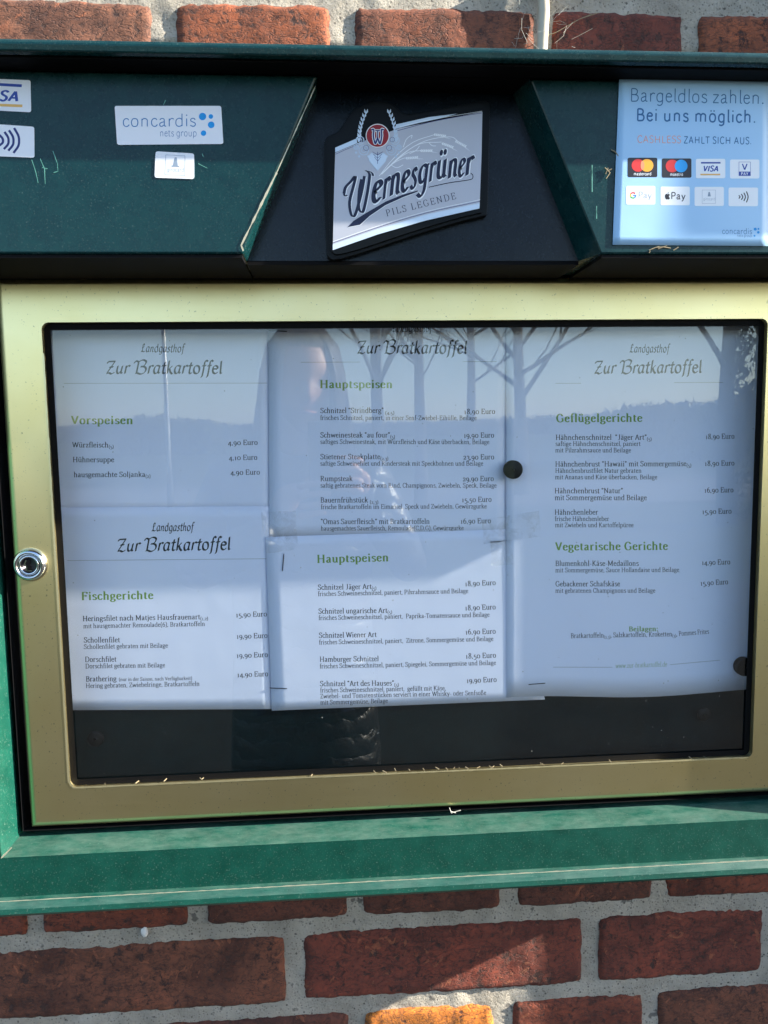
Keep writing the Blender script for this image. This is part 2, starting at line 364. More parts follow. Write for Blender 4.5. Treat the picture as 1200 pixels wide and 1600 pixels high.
strip([(-DX - .0035 - .0500, DZ0 - .0512), (DX + .0535, DZ0 - .0512)], .0009, -.0245, 'worn_edge', M['worn'], case, .6, 9)
strip([(-DX - .008, DZ0 - .0052), (-DX - .0175, DZ0 - .0145)], .001, -.0205, 'mitre_joint', M['worn'], case, .5, 11)
# inner box
bxm = MB(); bxm.add([(-.352, .0, 1.162), (-.352, .05, 1.162), (-.352, .05, 1.637), (-.352, .0, 1.637), (.352, .0, 1.162), (.352, .05, 1.162), (.352, .05, 1.637), (.352, .0, 1.637)],
                   [(0, 1, 2, 3), (4, 7, 6, 5), (0, 4, 5, 1), (3, 2, 6, 7)])
bxm.build('case_body', M['gasket_shade'], case)
MB().box((-.3515, .030, 1.1625), (.3515, .048, 1.6365)).build('back_board', M['panel'], case)
# door
def ring(xo, zo0, zo1, xi, zi0, zi1, rad, y0, y1):
    """flat frame with rounded inner corners"""
    inner = []
    for cx, cz, a0 in ((xi - rad, zi1 - rad, 0), (-xi + rad, zi1 - rad, 90), (-xi + rad, zi0 + rad, 180), (xi - rad, zi0 + rad, 270)):
        for s in range(7):
            a = math.radians(a0 + s * 15); inner.append((cx + rad * math.cos(a), cz + rad * math.sin(a)))
    outer = []
    for (cx, cz, a0) in ((xo, zo1, 0), (-xo, zo1, 90), (-xo, zo0, 180), (xo, zo0, 270)): outer += [(cx, cz)] * 7
    N = len(inner); loops = [[(x, y0, z) for x, z in inner]]
    for ins, dy in ((.0060, 0), (.0032, .0005), (.0012, .0018), (.0002, .0040), (0, .0062)):
        loops.append([(x - math.copysign(ins, x), y0 + dy, z - (ins if z > 1.4 else -ins)) for x, z in outer])
    loops += [[(x, y1, z) for x, z in outer], [(x, y1, z) for x, z in inner]]
    v = [p for l in loops for p in l]; f = []; K = len(loops)
    for i in range(N):
        j = (i + 1) % N
        for q in range(K - 1):
            if outer[i] == outer[j]:
                if q == 0: f.append((i, N + i, j))
                elif q == K - 2: f.append((q * N + i, (q + 1) * N + i, (q + 1) * N + j))
            else: f.append((q * N + i, (q + 1) * N + i, (q + 1) * N + j, q * N + j))
        f.append((i, j, (K - 1) * N + j, (K - 1) * N + i))
    return v, f
v, f = ring(DX, 1.1645, 1.6365, .31, 1.20, 1.60, .006, -.001, .007)
door = mk('door', v, f, M['gold'], case)
for p_ in door.data.polygons: p_.use_smooth = abs(p_.normal.y) < .999 and abs(p_.normal.y) > .03
v, f = ring(.3105, 1.1995, 1.6005, .3098, 1.2002, 1.5998, .0055, .0040, .0052)
mk('glazing_gasket', v, f, M['gasket_shade'], door)
MB().box((-.3103, .0056, 1.1997), (.3103, .0058, 1.6003)).build('glass_pane', M['glass'], door)
# thin gold return line along lower and left inner edge (raw cut edge of the frame)
strip([(-.3098, 1.575), (-.3098, 1.2062), (-.3060, 1.2003), (.3060, 1.2003)], .0016, -.0014, 'cut_edge', plain('raw_brass_cut', (.9, .78, .45), .35, .85), door, .25, 21)
# lock
LP = unp(48, 882, -.001); 
def lathe(prof, c, n=40):
    v = []; f = []
    for r, y in prof:
        for k in range(n): a = 2 * math.pi * k / n; v.append((c[0] + r * math.cos(a), y, c[2] + r * math.sin(a)))
    for i in range(len(prof) - 1):
        for k in range(n): f.append((i * n + k, (i + 1) * n + k, (i + 1) * n + (k + 1) % n, i * n + (k + 1) % n))
    f.append(tuple(range((len(prof) - 1) * n, len(prof) * n)) if prof[-1][0] < prof[0][0] else tuple(range(n)))
    return v, f
v, f = lathe([(.0142, -.001), (.0142, -.0022), (.0132, -.0042), (.0118, -.0060), (.0108, -.0064), (.0098, -.0058), (.0090, -.0035), (.0086, -.0033)], LP); mk('lock_collar', v, f, M['chrome'], door, True)
v, f = lathe([(.0086, -.0030), (.0084, -.0052), (.0078, -.0058), (.0068, -.0056), (.0064, -.0050)], LP); o = mk('lock_cylinder', v, f, M['chrome'], door, True)
v, f = lathe([(.0064, -.00515), (.0061, -.00525)], LP); mk('lock_face', v, f, M['steel'], door, True)
kh = [(-.0013, -.0042), (-.0015, -.001), (-.0028, .0005), (-.0030, .0022), (-.0014, .0040), (.0014, .0044), (.0018, .002), (.0012, .0002), (.0024, -.0008), (.0024, -.0042)]
MB().add([(LP[0] + x, -.00545, LP[2] + z) for x, z in kh], [tuple(range(len(kh)))]).build('keyhole', M['gasket_shade'], door)
strip([(LP[0] - .0017, LP[2] - .0046), (LP[0] - .0018, LP[2] - .001), (LP[0] - .0034, LP[2] + .0008), (LP[0] - .0017, LP[2] + .0046)], .0009, -.0057, 'keyway_rim', M['chrome'], door, .1)
strip([(LP[0] - .0015, LP[2] - .0046), (LP[0] + .0026, LP[2] - .0046)], .0007, -.0057, 'keyway_rim', M['chrome'], door, .1)
#PART2

# ------------------------------------------------------------------ lettering: own pen-stroke alphabet
# l = straight strokes, s = smooth stroke, f = serif bar (x, y, half width), o = dot; em 100, x-height 47
G = {
'a': (50, 's 10,38 15,44 24,47 33,43 35,32 35,9 38,3 45,2;s 35,28 20,24 10,17 11,5 20,1 34,9'),
'b': (55, 'l 12,74 12,2;s 12,40 22,47 35,46 45,37 47,24 44,9 34,2 22,1 12,6;f 8,74,5'),
'c': (46, 's 39,38 34,45 24,47 13,40 9,24 13,8 24,1 34,3 42,12'),
'd': (57, 'l 44,74 44,2;s 44,40 34,47 22,46 12,38 9,24 12,9 22,1 34,2 44,9;f 40,74,5;f 47,1,5'),
'e': (48, 'l 10,28 40,28;s 40,28 38,40 26,47 14,42 9,26 12,9 24,1 34,3 42,11'),
'f': (33, 's 35,69 29,74 21,73 16,62 16,46 16,1;f 18,46,13;f 17,1,10'),
'g': (50, 's 24,47 12,43 9,32 13,21 24,17 35,21 38,32 35,43 24,47;s 14,20 10,14 16,7 34,5 43,-4 38,-15 24,-19 10,-15 7,-6 16,3;l 36,43 46,46'),
'h': (58, 'l 13,74 13,1;s 13,37 22,46 34,46 43,38 43,24 43,1;f 9,74,5;f 13,1,9;f 43,1,9'),
'i': (29, 'l 15,46 15,1;f 11,46,6;f 15,1,9;o 14,65,5'),
'j': (29, 's 16,46 16,0 13,-14 3,-19;f 12,46,6;o 15,65,5'),
'k': (54, 'l 13,74 13,1;l 14,20 38,45;l 24,29 44,2;f 9,74,5;f 13,1,9;f 39,46,8;f 45,1,8'),
'l': (29, 'l 15,74 15,1;f 11,74,5;f 15,1,9'),
'm': (88, 'l 14,46 14,1;s 14,37 24,46 35,46 43,38 43,24 43,1;s 43,37 53,46 64,46 73,38 73,24 73,1;f 10,46,5;f 14,1,9;f 43,1,9;f 73,1,9'),
'n': (59, 'l 14,46 14,1;s 14,37 23,46 35,46 44,38 44,24 44,1;f 10,46,5;f 14,1,9;f 44,1,9'),
'o': (54, 's 27,47 14,42 9,24 14,6 27,1 40,6 45,24 40,42 27,47'),
'p': (57, 'l 13,46 13,-19;s 13,40 23,47 36,45 46,36 48,24 45,9 35,1 23,1 13,6;f 9,46,5;f 14,-20,10'),
'q': (57, 'l 44,46 44,-19;s 44,40 34,47 22,46 12,38 9,24 12,9 22,1 34,2 44,9;f 44,-20,10'),
'r': (41, 'l 13,46 13,1;s 13,33 20,43 29,47 38,43;f 9,46,5;f 14,1,10'),
's': (43, 's 36,38 31,45 22,47 12,42 12,32 22,26 34,20 37,10 31,2 20,1 8,7'),
't': (35, 's 15,60 15,46 15,11 20,2 32,4;f 18,46,13'),
'u': (57, 's 13,46 13,14 20,3 32,2 43,11;l 43,46 43,1;f 9,46,6;f 39,46,6;f 48,1,5'),
'v': (50, 'l 7,46 24,2;l 25,2 42,46;f 8,46,8;f 42,46,7'),
'w': (74, 'l 7,46 21,2;l 21,2 36,44;l 36,44 52,2;l 52,2 67,46;f 8,46,8;f 66,46,7'),
'x': (50, 'l 8,46 42,1;l 41,46 8,1;f 9,46,7;f 40,46,7;f 9,1,7;f 41,1,7'),
'y': (50, 'l 7,46 25,2;s 43,46 25,2 17,-15 6,-17;f 8,46,8;f 42,46,7'),
'z': (45, 'l 8,45 37,45;l 37,45 8,2;l 8,2 38,2;l 38,2 38,11;l 8,45 8,36'),
'ß': (58, 's 13,1 13,55 18,70 28,74 40,68 40,56 30,48 28,42 40,32 48,20 44,6 32,1 24,5;f 11,1,8'),
'A': (68, 'l 9,1 34,70;l 34,70 59,1;l 18,24 48,24;f 10,1,9;f 59,1,10'),
'B': (64, 'l 16,69 16,1;s 16,69 38,68 48,60 48,46 38,37 16,37;s 34,37 50,32 55,18 48,4 34,1 16,1;f 12,69,7;f 12,1,7'),
'C': (63, 's 54,52 47,66 34,71 18,62 9,36 18,9 34,0 47,4 57,18;l 55,69 55,52'),
'D': (74, 'l 16,69 16,1;s 16,69 40,69 57,60 65,36 57,10 40,1 16,1;f 12,69,7;f 12,1,7'),
'E': (64, 'l 17,69 17,1;l 9,69 54,69;l 9,1 57,1;l 17,37 43,37;l 54,69 54,56;l 57,1 57,15;l 43,43 43,30'),
'F': (60, 'l 17,69 17,1;l 9,69 53,69;l 17,37 43,37;l 53,69 53,56;l 43,43 43,30;f 18,1,10'),
'G': (72, 's 58,54 48,68 35,71 18,62 9,36 18,9 35,0 50,3 60,10;l 60,30 60,6;f 57,31,10'),
'H': (80, 'l 17,69 17,1;l 63,69 63,1;l 17,36 63,36;f 17,69,10;f 63,69,10;f 17,1,10;f 63,1,10'),
'I': (38, 'l 19,69 19,1;f 19,69,10;f 19,1,10'),
'J': (50, 's 32,69 32,16 24,2 9,1;f 33,69,10'),
'K': (70, 'l 17,69 17,1;l 18,28 54,69;l 29,40 58,1;f 17,69,10;f 17,1,10;f 54,69,9;f 59,1,9'),
'L': (60, 'l 17,69 17,1;l 9,1 54,1;l 54,1 54,16;f 17,69,10'),
'M': (92, 'l 16,69 16,1;l 16,69 46,8;l 46,8 74,69;l 75,69 75,1;f 13,69,8;f 76,69,8;f 15,1,9;f 75,1,10'),
'N': (77, 'l 16,69 16,1;l 16,69 61,3;l 61,69 61,3;f 13,69,8;f 16,1,9;f 61,69,9'),
'O': (74, 's 37,71 18,62 9,36 18,9 37,0 56,9 65,36 56,62 37,71'),
'P': (61, 'l 17,69 17,1;s 17,69 38,69 51,62 52,46 42,34 17,32;f 13,69,7;f 17,1,10'),
'R': (69, 'l 17,69 17,1;s 17,69 38,69 49,62 50,48 40,37 17,35;l 34,35 60,1;f 13,69,7;f 17,1,10;f 61,1,7'),
'S': (55, 's 45,56 40,67 27,71 12,64 12,50 25,40 41,31 47,18 40,4 26,0 8,8;l 46,69 46,55;l 8,17 8,2'),
'T': (62, 'l 31,69 31,1;l 5,69 57,69;l 5,69 5,56;l 57,69 57,56;f 31,1,11'),
'U': (74, 's 16,69 16,22 24,3 38,0 52,4 60,22 60,69;f 16,69,10;f 60,69,9'),
'V': (66, 'l 9,69 33,1;l 33,1 57,69;f 10,69,9;f 57,69,8'),
'W': (97, 'l 9,69 29,1;l 29,1 48,69;l 48,69 68,1;l 68,1 88,69;f 10,69,9;f 88,69,8'),
'X': (68, 'l 9,69 58,1;l 57,69 9,1'), 'Y': (62, 'l 8,69 31,34;l 54,69 31,34;l 31,34 31,1;f 9,69,8;f 54,69,8;f 31,1,10'),
'Z': (60, 'l 9,69 52,69;l 52,69 8,1;l 8,1 54,1;l 9,69 9,56;l 54,1 54,15'),
'0': (58, 's 29,47 15,42 9,24 15,6 29,1 43,6 49,24 43,42 29,47'), '1': (42, 'l 22,46 22,1;l 12,41 22,46;f 21,1,10'),
'2': (52, 's 10,36 16,46 28,48 40,40 37,26 24,14 8,2;l 8,2 44,2;l 44,2 44,10'),
'3': (50, 's 10,38 20,48 34,46 40,34 34,23 22,18;s 22,19 37,14 43,0 36,-14 20,-19 8,-14'),
'4': (54, 'l 37,-18 37,47;l 37,47 6,5;l 6,5 49,5'), '5': (50, 'l 42,46 16,46;l 16,46 14,21;s 14,19 28,24 41,15 42,0 32,-16 16,-19 8,-15'),
'6': (56, 's 42,71 24,62 12,42 11,20 18,4 30,1 44,10 45,28 36,40 24,40 12,28'),
'8': (56, 's 28,70 16,64 14,54 20,44 34,36 44,24 42,8 28,0 14,6 12,20 22,36 38,46 42,58 38,67 28,70'),
'9': (54, 's 12,-18 30,-12 43,8 44,28 36,44 26,48 12,40 10,24 18,12 30,12 43,22'),
',': (24, 'l 12,5 8,-9;o 12,4,5'), '.': (24, 'o 12,4,5'), '-': (36, 'l 6,22 30,22'), '"': (36, 'l 11,71 11,52;l 24,71 24,52'),
'(': (32, 's 27,76 14,58 10,30 14,2 27,-16'), ')': (32, 's 6,76 19,58 23,30 19,2 6,-16'), ':': (26, 'o 13,5,5;o 13,42,5'), ' ': (25, ''),
}
for a, b, y in (('ä', 'a', 64), ('ö', 'o', 64), ('ü', 'u', 64)):
    G[a] = (G[b][0], G[b][1] + ';o %d,%d,5;o %d,%d,5' % (G[b][0] * .32, y, G[b][0] * .68, y))
SANS = {'g': (54, 'l 42,47 42,4;s 42,4 39,-12 26,-19 12,-15;s 42,38 33,47 22,46 12,38 9,24 12,9 22,1 33,2 42,10'),
        'y': (50, 'l 7,46 25,2;s 43,46 25,2 18,-15 8,-18'), 'j': (29, 's 15,46 15,0 12,-15 3,-19;o 15,65,4'), 'J': (50, 's 34,69 34,16 26,2 10,3'),
        'C': (63, 's 55,60 46,69 34,71 18,62 9,36 18,9 34,0 46,2 56,11'), 'E': (58, 'l 15,69 15,1;l 15,69 50,69;l 15,1 51,1;l 15,37 46,37'),
        'S': (55, 's 46,60 40,68 27,71 12,64 12,50 25,40 41,31 47,18 40,4 26,0 8,9'), 'T': (58, 'l 29,69 29,1;l 4,69 54,69'), 'L': (54, 'l 15,69 15,1;l 15,1 49,1'),
        'Z': (56, 'l 8,69 50,69;l 50,69 7,1;l 7,1 51,1'), 't': (35, 's 14,62 14,46 14,11 20,2 31,3;l 4,46 30,46'), 'f': (33, 's 33,72 24,74 16,68 15,56 15,1;l 4,46 30,46'),
        'z': (45, 'l 7,45 38,45;l 38,45 7,2;l 7,2 39,2'), 'l': (25, 's 13,74 13,12 16,3 22,2'), 'i': (25, 'l 13,46 13,1;o 13,65,4.5'), 'I': (30, 'l 15,69 15,1'),
        'U': (70, 's 14,69 14,22 22,4 35,0 48,4 56,22 56,69'), 'G': (72, 's 58,60 48,69 35,71 18,62 9,36 18,9 35,0 50,4 60,14;l 60,14 60,34;l 60,34 38,34'), 'D': G['D']}
BRUSH = dict(SANS)
BRUSH.update({'Z': (66, 'l 12,70 58,72;l 58,72 10,2;s 10,2 26,5 40,-1 60,8;l 24,38 50,40;l 12,70 10,60'), 'B': (92, 's 4,60 14,74 30,70 36,72;l 33,72 24,2;s 33,70 60,80 80,72 78,58 68,46 48,40;s 48,42 74,40 84,26 76,8 52,-2 30,4 16,2'),
              'L': (62, 's 44,60 36,74 26,66 24,40 18,8 8,4 16,12 34,2 56,8;s 18,44 24,38 44,52'), 'f': (36, 's 42,70 32,78 24,68 20,40 16,4 12,-16 4,-20;l 8,46 34,48'),
              'k': (50, 'l 17,76 10,1;l 12,20 40,46;s 22,27 30,10 42,-2'), 'r': (38, 'l 16,47 10,1;s 13,28 22,42 32,48 40,42'), 'a': (52, 's 42,44 28,48 14,40 8,20 14,3 26,3 38,18;s 44,46 38,20 38,6 46,4'),
              't': (36, 's 24,66 18,30 16,8 24,1 34,8;l 6,46 36,48'), 'h': (54, 'l 18,76 10,1;s 12,24 24,42 38,44 40,34 36,8 44,2'), 'n': (54, 'l 16,47 10,1;s 12,24 24,42 38,44 40,34 36,8 44,2'),
              'u': (54, 's 14,46 10,16 16,3 26,4 38,20;s 44,46 38,18 38,5 46,4'), 's': (40, 's 36,40 28,48 16,42 18,32 30,20 28,6 16,1 6,6')})
def catmull(P, k=4):
    P = [np.array(p, float) for p in P]; closed = np.allclose(P[0], P[-1]) and len(P) > 3; o = []
    n = len(P)
    for i in range(n - 1):
        p1, p2 = P[i], P[i + 1]
        p0 = P[i - 1] if i else (P[-2] if closed else 2 * p1 - p2)
        p3 = P[i + 2] if i + 2 < n else (P[1] if closed else 2 * p2 - p1)
        for s in range(k):
            t = s / k; o.append(.5 * (2 * p1 + (p2 - p0) * t + (2 * p0 - 5 * p1 + 4 * p2 - p3) * t * t + (3 * p1 - p0 - 3 * p2 + p3) * t ** 3))
    o.append(P[-1]); return np.array(o)
def outline(P, a, b, ang=0.):
    """ribbon traced by an elliptic nib (half axes a, b, turned by ang)"""
    P = np.asarray(P, float); T = np.empty_like(P); T[1:-1] = P[2:] - P[:-2]; T[0] = P[1] - P[0]; T[-1] = P[-1] - P[-2]
    if np.allclose(P[0], P[-1]): T[0] = T[-1] = P[1] - P[-2]
    T /= np.maximum(np.linalg.norm(T, axis=1), 1e-9)[:, None]; N = np.stack([-T[:, 1], T[:, 0]], 1)
    c, s = math.cos(ang), math.sin(ang); nx = N[:, 0] * c + N[:, 1] * s; ny = -N[:, 0] * s + N[:, 1] * c
    d = np.sqrt(a * a * nx * nx + b * b * ny * ny); ox, oy = a * a * nx / d, b * b * ny / d
    O = np.stack([ox * c - oy * s, ox * s + oy * c], 1)
    return P + O, P - O
_gc = {}
def glyph(ch, style):
    key = (ch, style['id'])
    if key in _gc: return _gc[key]
    tab = style.get('tab', G); adv, src = tab.get(ch, G.get(ch, (50, '')))
    a, b, ang = style['nib']; V = []; F = []; I = []; si = 0
    for st in filter(None, src.split(';')):
        I += [max(0, si - 1)] * (len(V) - len(I)); si += 1
        kd, r = st[0], st[2:]; nums = [tuple(map(float, q.split(','))) for q in r.split()]
        if kd == 'f':
            if not style.get('serif'): 
                if ch in 'ft' and tab is G: pass
                else: continue
            x, y, h = nums[0]; P = np.array([(x - h, y), (x + h, y)]); L, Rr = outline(P, b, b * .95, 0)
        elif kd == 'o':
            x, y, h = nums[0]; h = max(h * .9, a * 1.05); n = len(V); V += [(x + h * math.cos(k * math.pi / 4), y + h * math.sin(k * math.pi / 4)) for k in range(8)]; F.append(tuple(range(n, n + 8))); continue
        else:
            P = catmull(nums) if kd == 's' else np.array(nums)
            L, Rr = outline(P, a, b, ang)
            if kd == 'l' and not style.get('serif'):
                pass
        n = len(V); m_ = len(L)
        V += [tuple(p) for p in L] + [tuple(p) for p in Rr]
        F += [(n + i, n + m_ + i, n + m_ + i + 1, n + i + 1) for i in range(m_ - 1)]
    I += [max(0, si - 1)] * (len(V) - len(I)); _gc[key] = (adv, np.array(V).reshape(-1, 2), F, np.array(I, float)); return _gc[key]
def layout(txt, style):
    x = 0; V = []; F = []; S = []; sub = False; n = 0; tr = style.get('track', 0)
    for ch in txt:
        if ch == '~': sub = not sub; continue
        adv, gv, gf, gi = glyph(ch, style); k = .64 if sub else 1.
        if len(gv):
            g = gv * k + (x, -14 * (sub)); V.append(g); S.append(gi); F += [tuple(i + n for i in q) for q in gf]; n += len(g)
        x += adv * k + tr
    V = np.concatenate(V); V = V + np.stack([V[:, 1] * style.get('shear', 0), V[:, 1] * 0], 1)
    global LAST_S
    LAST_S = np.concatenate(S); return V, F, x - tr
SER = dict(id='ser', nib=(5.8, 2.9, 0), serif=True); SERS = dict(id='sers', nib=(5.4, 2.9, 0), serif=True)
BOLD = dict(id='bold', nib=(8.0, 3.0, 0), serif=True, track=4); ITAL = dict(id='ital', nib=(3.4, 1.6, 0), serif=True, shear=.2)
LIGHT = dict(id='light', nib=(2.7, 2.7, 0), tab=SANS); MEDS = dict(id='meds', nib=(4.6, 4.6, 0), tab=SANS, track=3); SEMI = dict(id='semi', nib=(6, 6, 0), tab=SANS, track=4)
CAL = dict(id='cal', nib=(6.6, 2.4, .6), tab=BRUSH, shear=.10, track=-1)
class Ink:
    """flat print: polygons given in photo pixels, carried to a plane or sheet"""
    def __init__(s, Yf, lift=.00015): s.v = []; s.f = []; s.Y = Yf; s.lift = lift; s.k = 0
    def poly(s, P, F=None, S=None):
        P = np.asarray(P, float); S = 0. if S is None else S; Y = s.Y(P[:, 0], P[:, 1]) if callable(s.Y) else np.full(len(P), s.Y)
        s.k += 1; W = unp(P[:, 0], P[:, 1], Y - s.lift * .2 - (s.k % 16) * 3e-6 - S * 3e-6); n = len(s.v); s.v += [tuple(q) for q in W]
        s.f += [tuple(i + n for i in q) for q in (F or [tuple(range(len(P)))])]
    def line(s, P, wd, smooth=True, b=None, ang=0., k=4):
        P = catmull(P, k) if smooth and len(P) > 2 else np.array(P, float); L, Rr = outline(P, wd / 2, (b if b is not None else wd) / 2, ang); n = len(L)
        s.poly(np.concatenate([L, Rr]), [(i, n + i, n + i + 1, i + 1) for i in range(n - 1)])
    def disc(s, c, r, n=24, ry=None): s.poly([(c[0] + r * math.cos(-2 * math.pi * k / n), c[1] + (ry or r) * math.sin(-2 * math.pi * k / n)) for k in range(n)])
    def ring(s, c, r, wd, n=28, a0=0, a1=360): s.line([(c[0] + r * math.cos(math.radians(a0 + (a1 - a0) * k / n)), c[1] - r * math.sin(math.radians(a0 + (a1 - a0) * k / n))) for k in range(n + 1)], wd, False)
    def text(s, txt, x0, y0, x1, y1, em, style):
        V, F, wd = layout(txt, style); sx = math.dist((x0, y0), (x1, y1)) / (V[:, 0].max() - V[:, 0].min()); sy = em / 100.
        ux, uy = np.array([x1 - x0, y1 - y0]) / math.dist((x0, y0), (x1, y1)); X = (V[:, 0] - V[:, 0].min()) * sx; Z = V[:, 1] * sy
        s.poly(np.stack([x0 + X * ux + Z * uy, y0 + X * uy - Z * ux], 1), F, LAST_S)
    def build(s, name, mat, parent): return mk(name, s.v, s.f, mat, parent)
def sheet(corners, Yf, name, mat, thick=.00022, nx=18, nz=18, edge=None, parent=None):
    """thin sheet from its four photographed corners (tl, tr, br, bl)"""
    tl, tr, br, bl = [np.array(c, float) for c in corners]; P = []
    for j in range(nz + 1):
        for i in range(nx + 1):
            u, t = i / nx, j / nz; p = (tl * (1 - u) + tr * u) * (1 - t) + (bl * (1 - u) + br * u) * t
            if edge: p = p + np.array([0, edge(u) * t])
            P.append(p)
    P = np.array(P); Y = Yf(P[:, 0], P[:, 1]) if callable(Yf) else np.full(len(P), Yf); A = unp(P[:, 0], P[:, 1], Y); B = A + np.array([0, thick, 0])
    N = nx + 1; n = len(A); f = []
    for j in range(nz):
        for i in range(nx):
            q = (j * N + i, (j + 1) * N + i, (j + 1) * N + i + 1, j * N + i + 1); f += [q, tuple(k + n for k in q[::-1])]
    rg = [i for i in range(N)] + [j * N + nx for j in range(1, nz + 1)] + [nz * N + i for i in range(nx - 1, -1, -1)] + [j * N for j in range(nz - 1, 0, -1)]
    f += [(rg[i], rg[(i + 1) % len(rg)], rg[(i + 1) % len(rg)] + n, rg[i] + n) for i in range(len(rg))]
    return mk(name, np.concatenate([A, B]), f, mat, parent, True)
def wave(Y0, amp, ph, kx=110., ky=170.):
    return lambda x, y: Y0 + amp * (np.sin(np.asarray(x) / kx + ph) * np.cos(np.asarray(y) / ky + ph * 2) + .5 * np.sin((np.asarray(x) + np.asarray(y)) / 61. + ph))
Z = lambda ox, oy, k: (lambda x, y: (ox + x * k, oy + y * k))

# ------------------------------------------------------------------ menu sheets behind the glass
def logo(ink, a, b, c, d, e1=17, e2=26):
    ink.text('Landgasthof', *a, e1, CAL); ink.text('Zur Bratkartoffel', *c, e2, CAL)
def page(name, label, corners, Y, lines, heads, logos=(), rules=(), edge=None, staples=(), nx=18):
    pg = sheet(corners, Y, name, M['paper'], edge=edge, nx=nx); tag(pg, label, 'menu sheet', 'menu sheets behind the glass')
    if lines:
        for t in lines:
            txt, x0, y0, x1, y1 = t[:5]; em = t[5] if len(t) > 5 else 11.3
            k = Ink(Y); k.text(txt, x0, y0, x1, y1, em, SER if em > 11 else SERS); k.build('menu_line', M['ink'], pg)
    for t in heads: h = Ink(Y, .0002); h.text(t[0], *t[1:5], t[5], t[6] if len(t) > 6 else BOLD); h.build('heading_text', M['inkgreen'], pg)
    if logos:
        k = Ink(Y, .0002)
        for a, c in logos: k.text('Landgasthof', *a, 17.5, CAL); k.text('Zur Bratkartoffel', *c, 27, CAL)
        k.build('logo_lettering', M['ink'], pg)
    if rules:
        for r in rules: k = Ink(Y, .0002); k.line(r, .9, False); k.build('ruled_line', M['hair'], pg)
    for a, b in staples:
        A = unp(*a, Y(*a) - .0004); B = unp(*b, Y(*b) - .0004); MB().tube([A + np.array([0, .0005, 0]), A, B, B + np.array([0, .0005, 0])], .00042, 6).build('staple', M['staple'], pg)
    return pg
e_ = 9.9
Y1 = wave(.0292, .00005, 1.); Y2 = wave(.0287, .00007, 2.); Y3 = wave(.0282, .00007, 3.); Y4 = wave(.0277, .00008, .5); Y5 = wave(.0271, .00014, 4.)
page('menu_sheet', 'upper left menu sheet with three starters under the heading Vorspeisen', [(48, 494), (424, 494), (428, 800), (72, 800)], Y1,
 [('Würzfleisch~(5)~', 112.7, 699, 177.5, 699), ('4,90 Euro', 356, 695.5, 402.5, 695), ('Hühnersuppe', 114, 722, 178.5, 722), ('4,10 Euro', 357.5, 719, 402, 718.3),
  ('hausgemachte Soljanka~(2)~', 115.5, 745.5, 235, 745), ('4,90 Euro', 360, 742, 406, 741.4)],
 [('Vorspeisen', 111, 662.5, 207, 662.5, 17.5)], [((220, 550, 290, 550.5), (165.5, 584, 347.5, 584))], [[(100, 599), (418, 598.6)]])
page('menu_sheet', 'lower left menu sheet with four fish dishes under the heading Fischgerichte', [(72, 793), (427, 791), (427, 1108), (90, 1109.8)], Y2,
 [('Heringsfilet nach Matjes Hausfrauenart~(1,2)~', 129.5, 970.5, 325, 967.3), ('15,90 Euro', 369, 964.5, 417, 963), ('mit hausgemachter Remoulade(6), Bratkartoffeln', 130.5, 981.6, 320, 978, e_),
  ('Schollenfilet', 131, 1004, 187.6, 1003.5), ('19,90 Euro', 370, 998, 418, 996.7), ('Schollenfilet gebraten mit Beilage', 131, 1014, 262.5, 1011.8, e_),
  ('Dorschfilet', 133, 1034.2, 182, 1033.8), ('19,90 Euro', 370, 1028, 418.6, 1026.5), ('Dorschfilet gebraten mit Beilage', 133.7, 1044.3, 258, 1042.5, e_),
  ('Brathering', 134.4, 1064.8, 182, 1064.2), ('(nur in der Saison, nach Verfügbarkeit)', 186, 1064.2, 300, 1062.3, 7.4), ('14,90 Euro', 371, 1058, 419, 1056.5), ('Hering gebraten, Zwiebelringe, Bratkartoffeln', 134.4, 1075, 311.5, 1071.6, e_)],
 [('Fischgerichte', 128, 937.5, 240, 935.8, 17.5)], [((237, 830, 304.5, 829.5), (183, 862, 360.5, 859))], [[(105, 876), (416, 873)]])
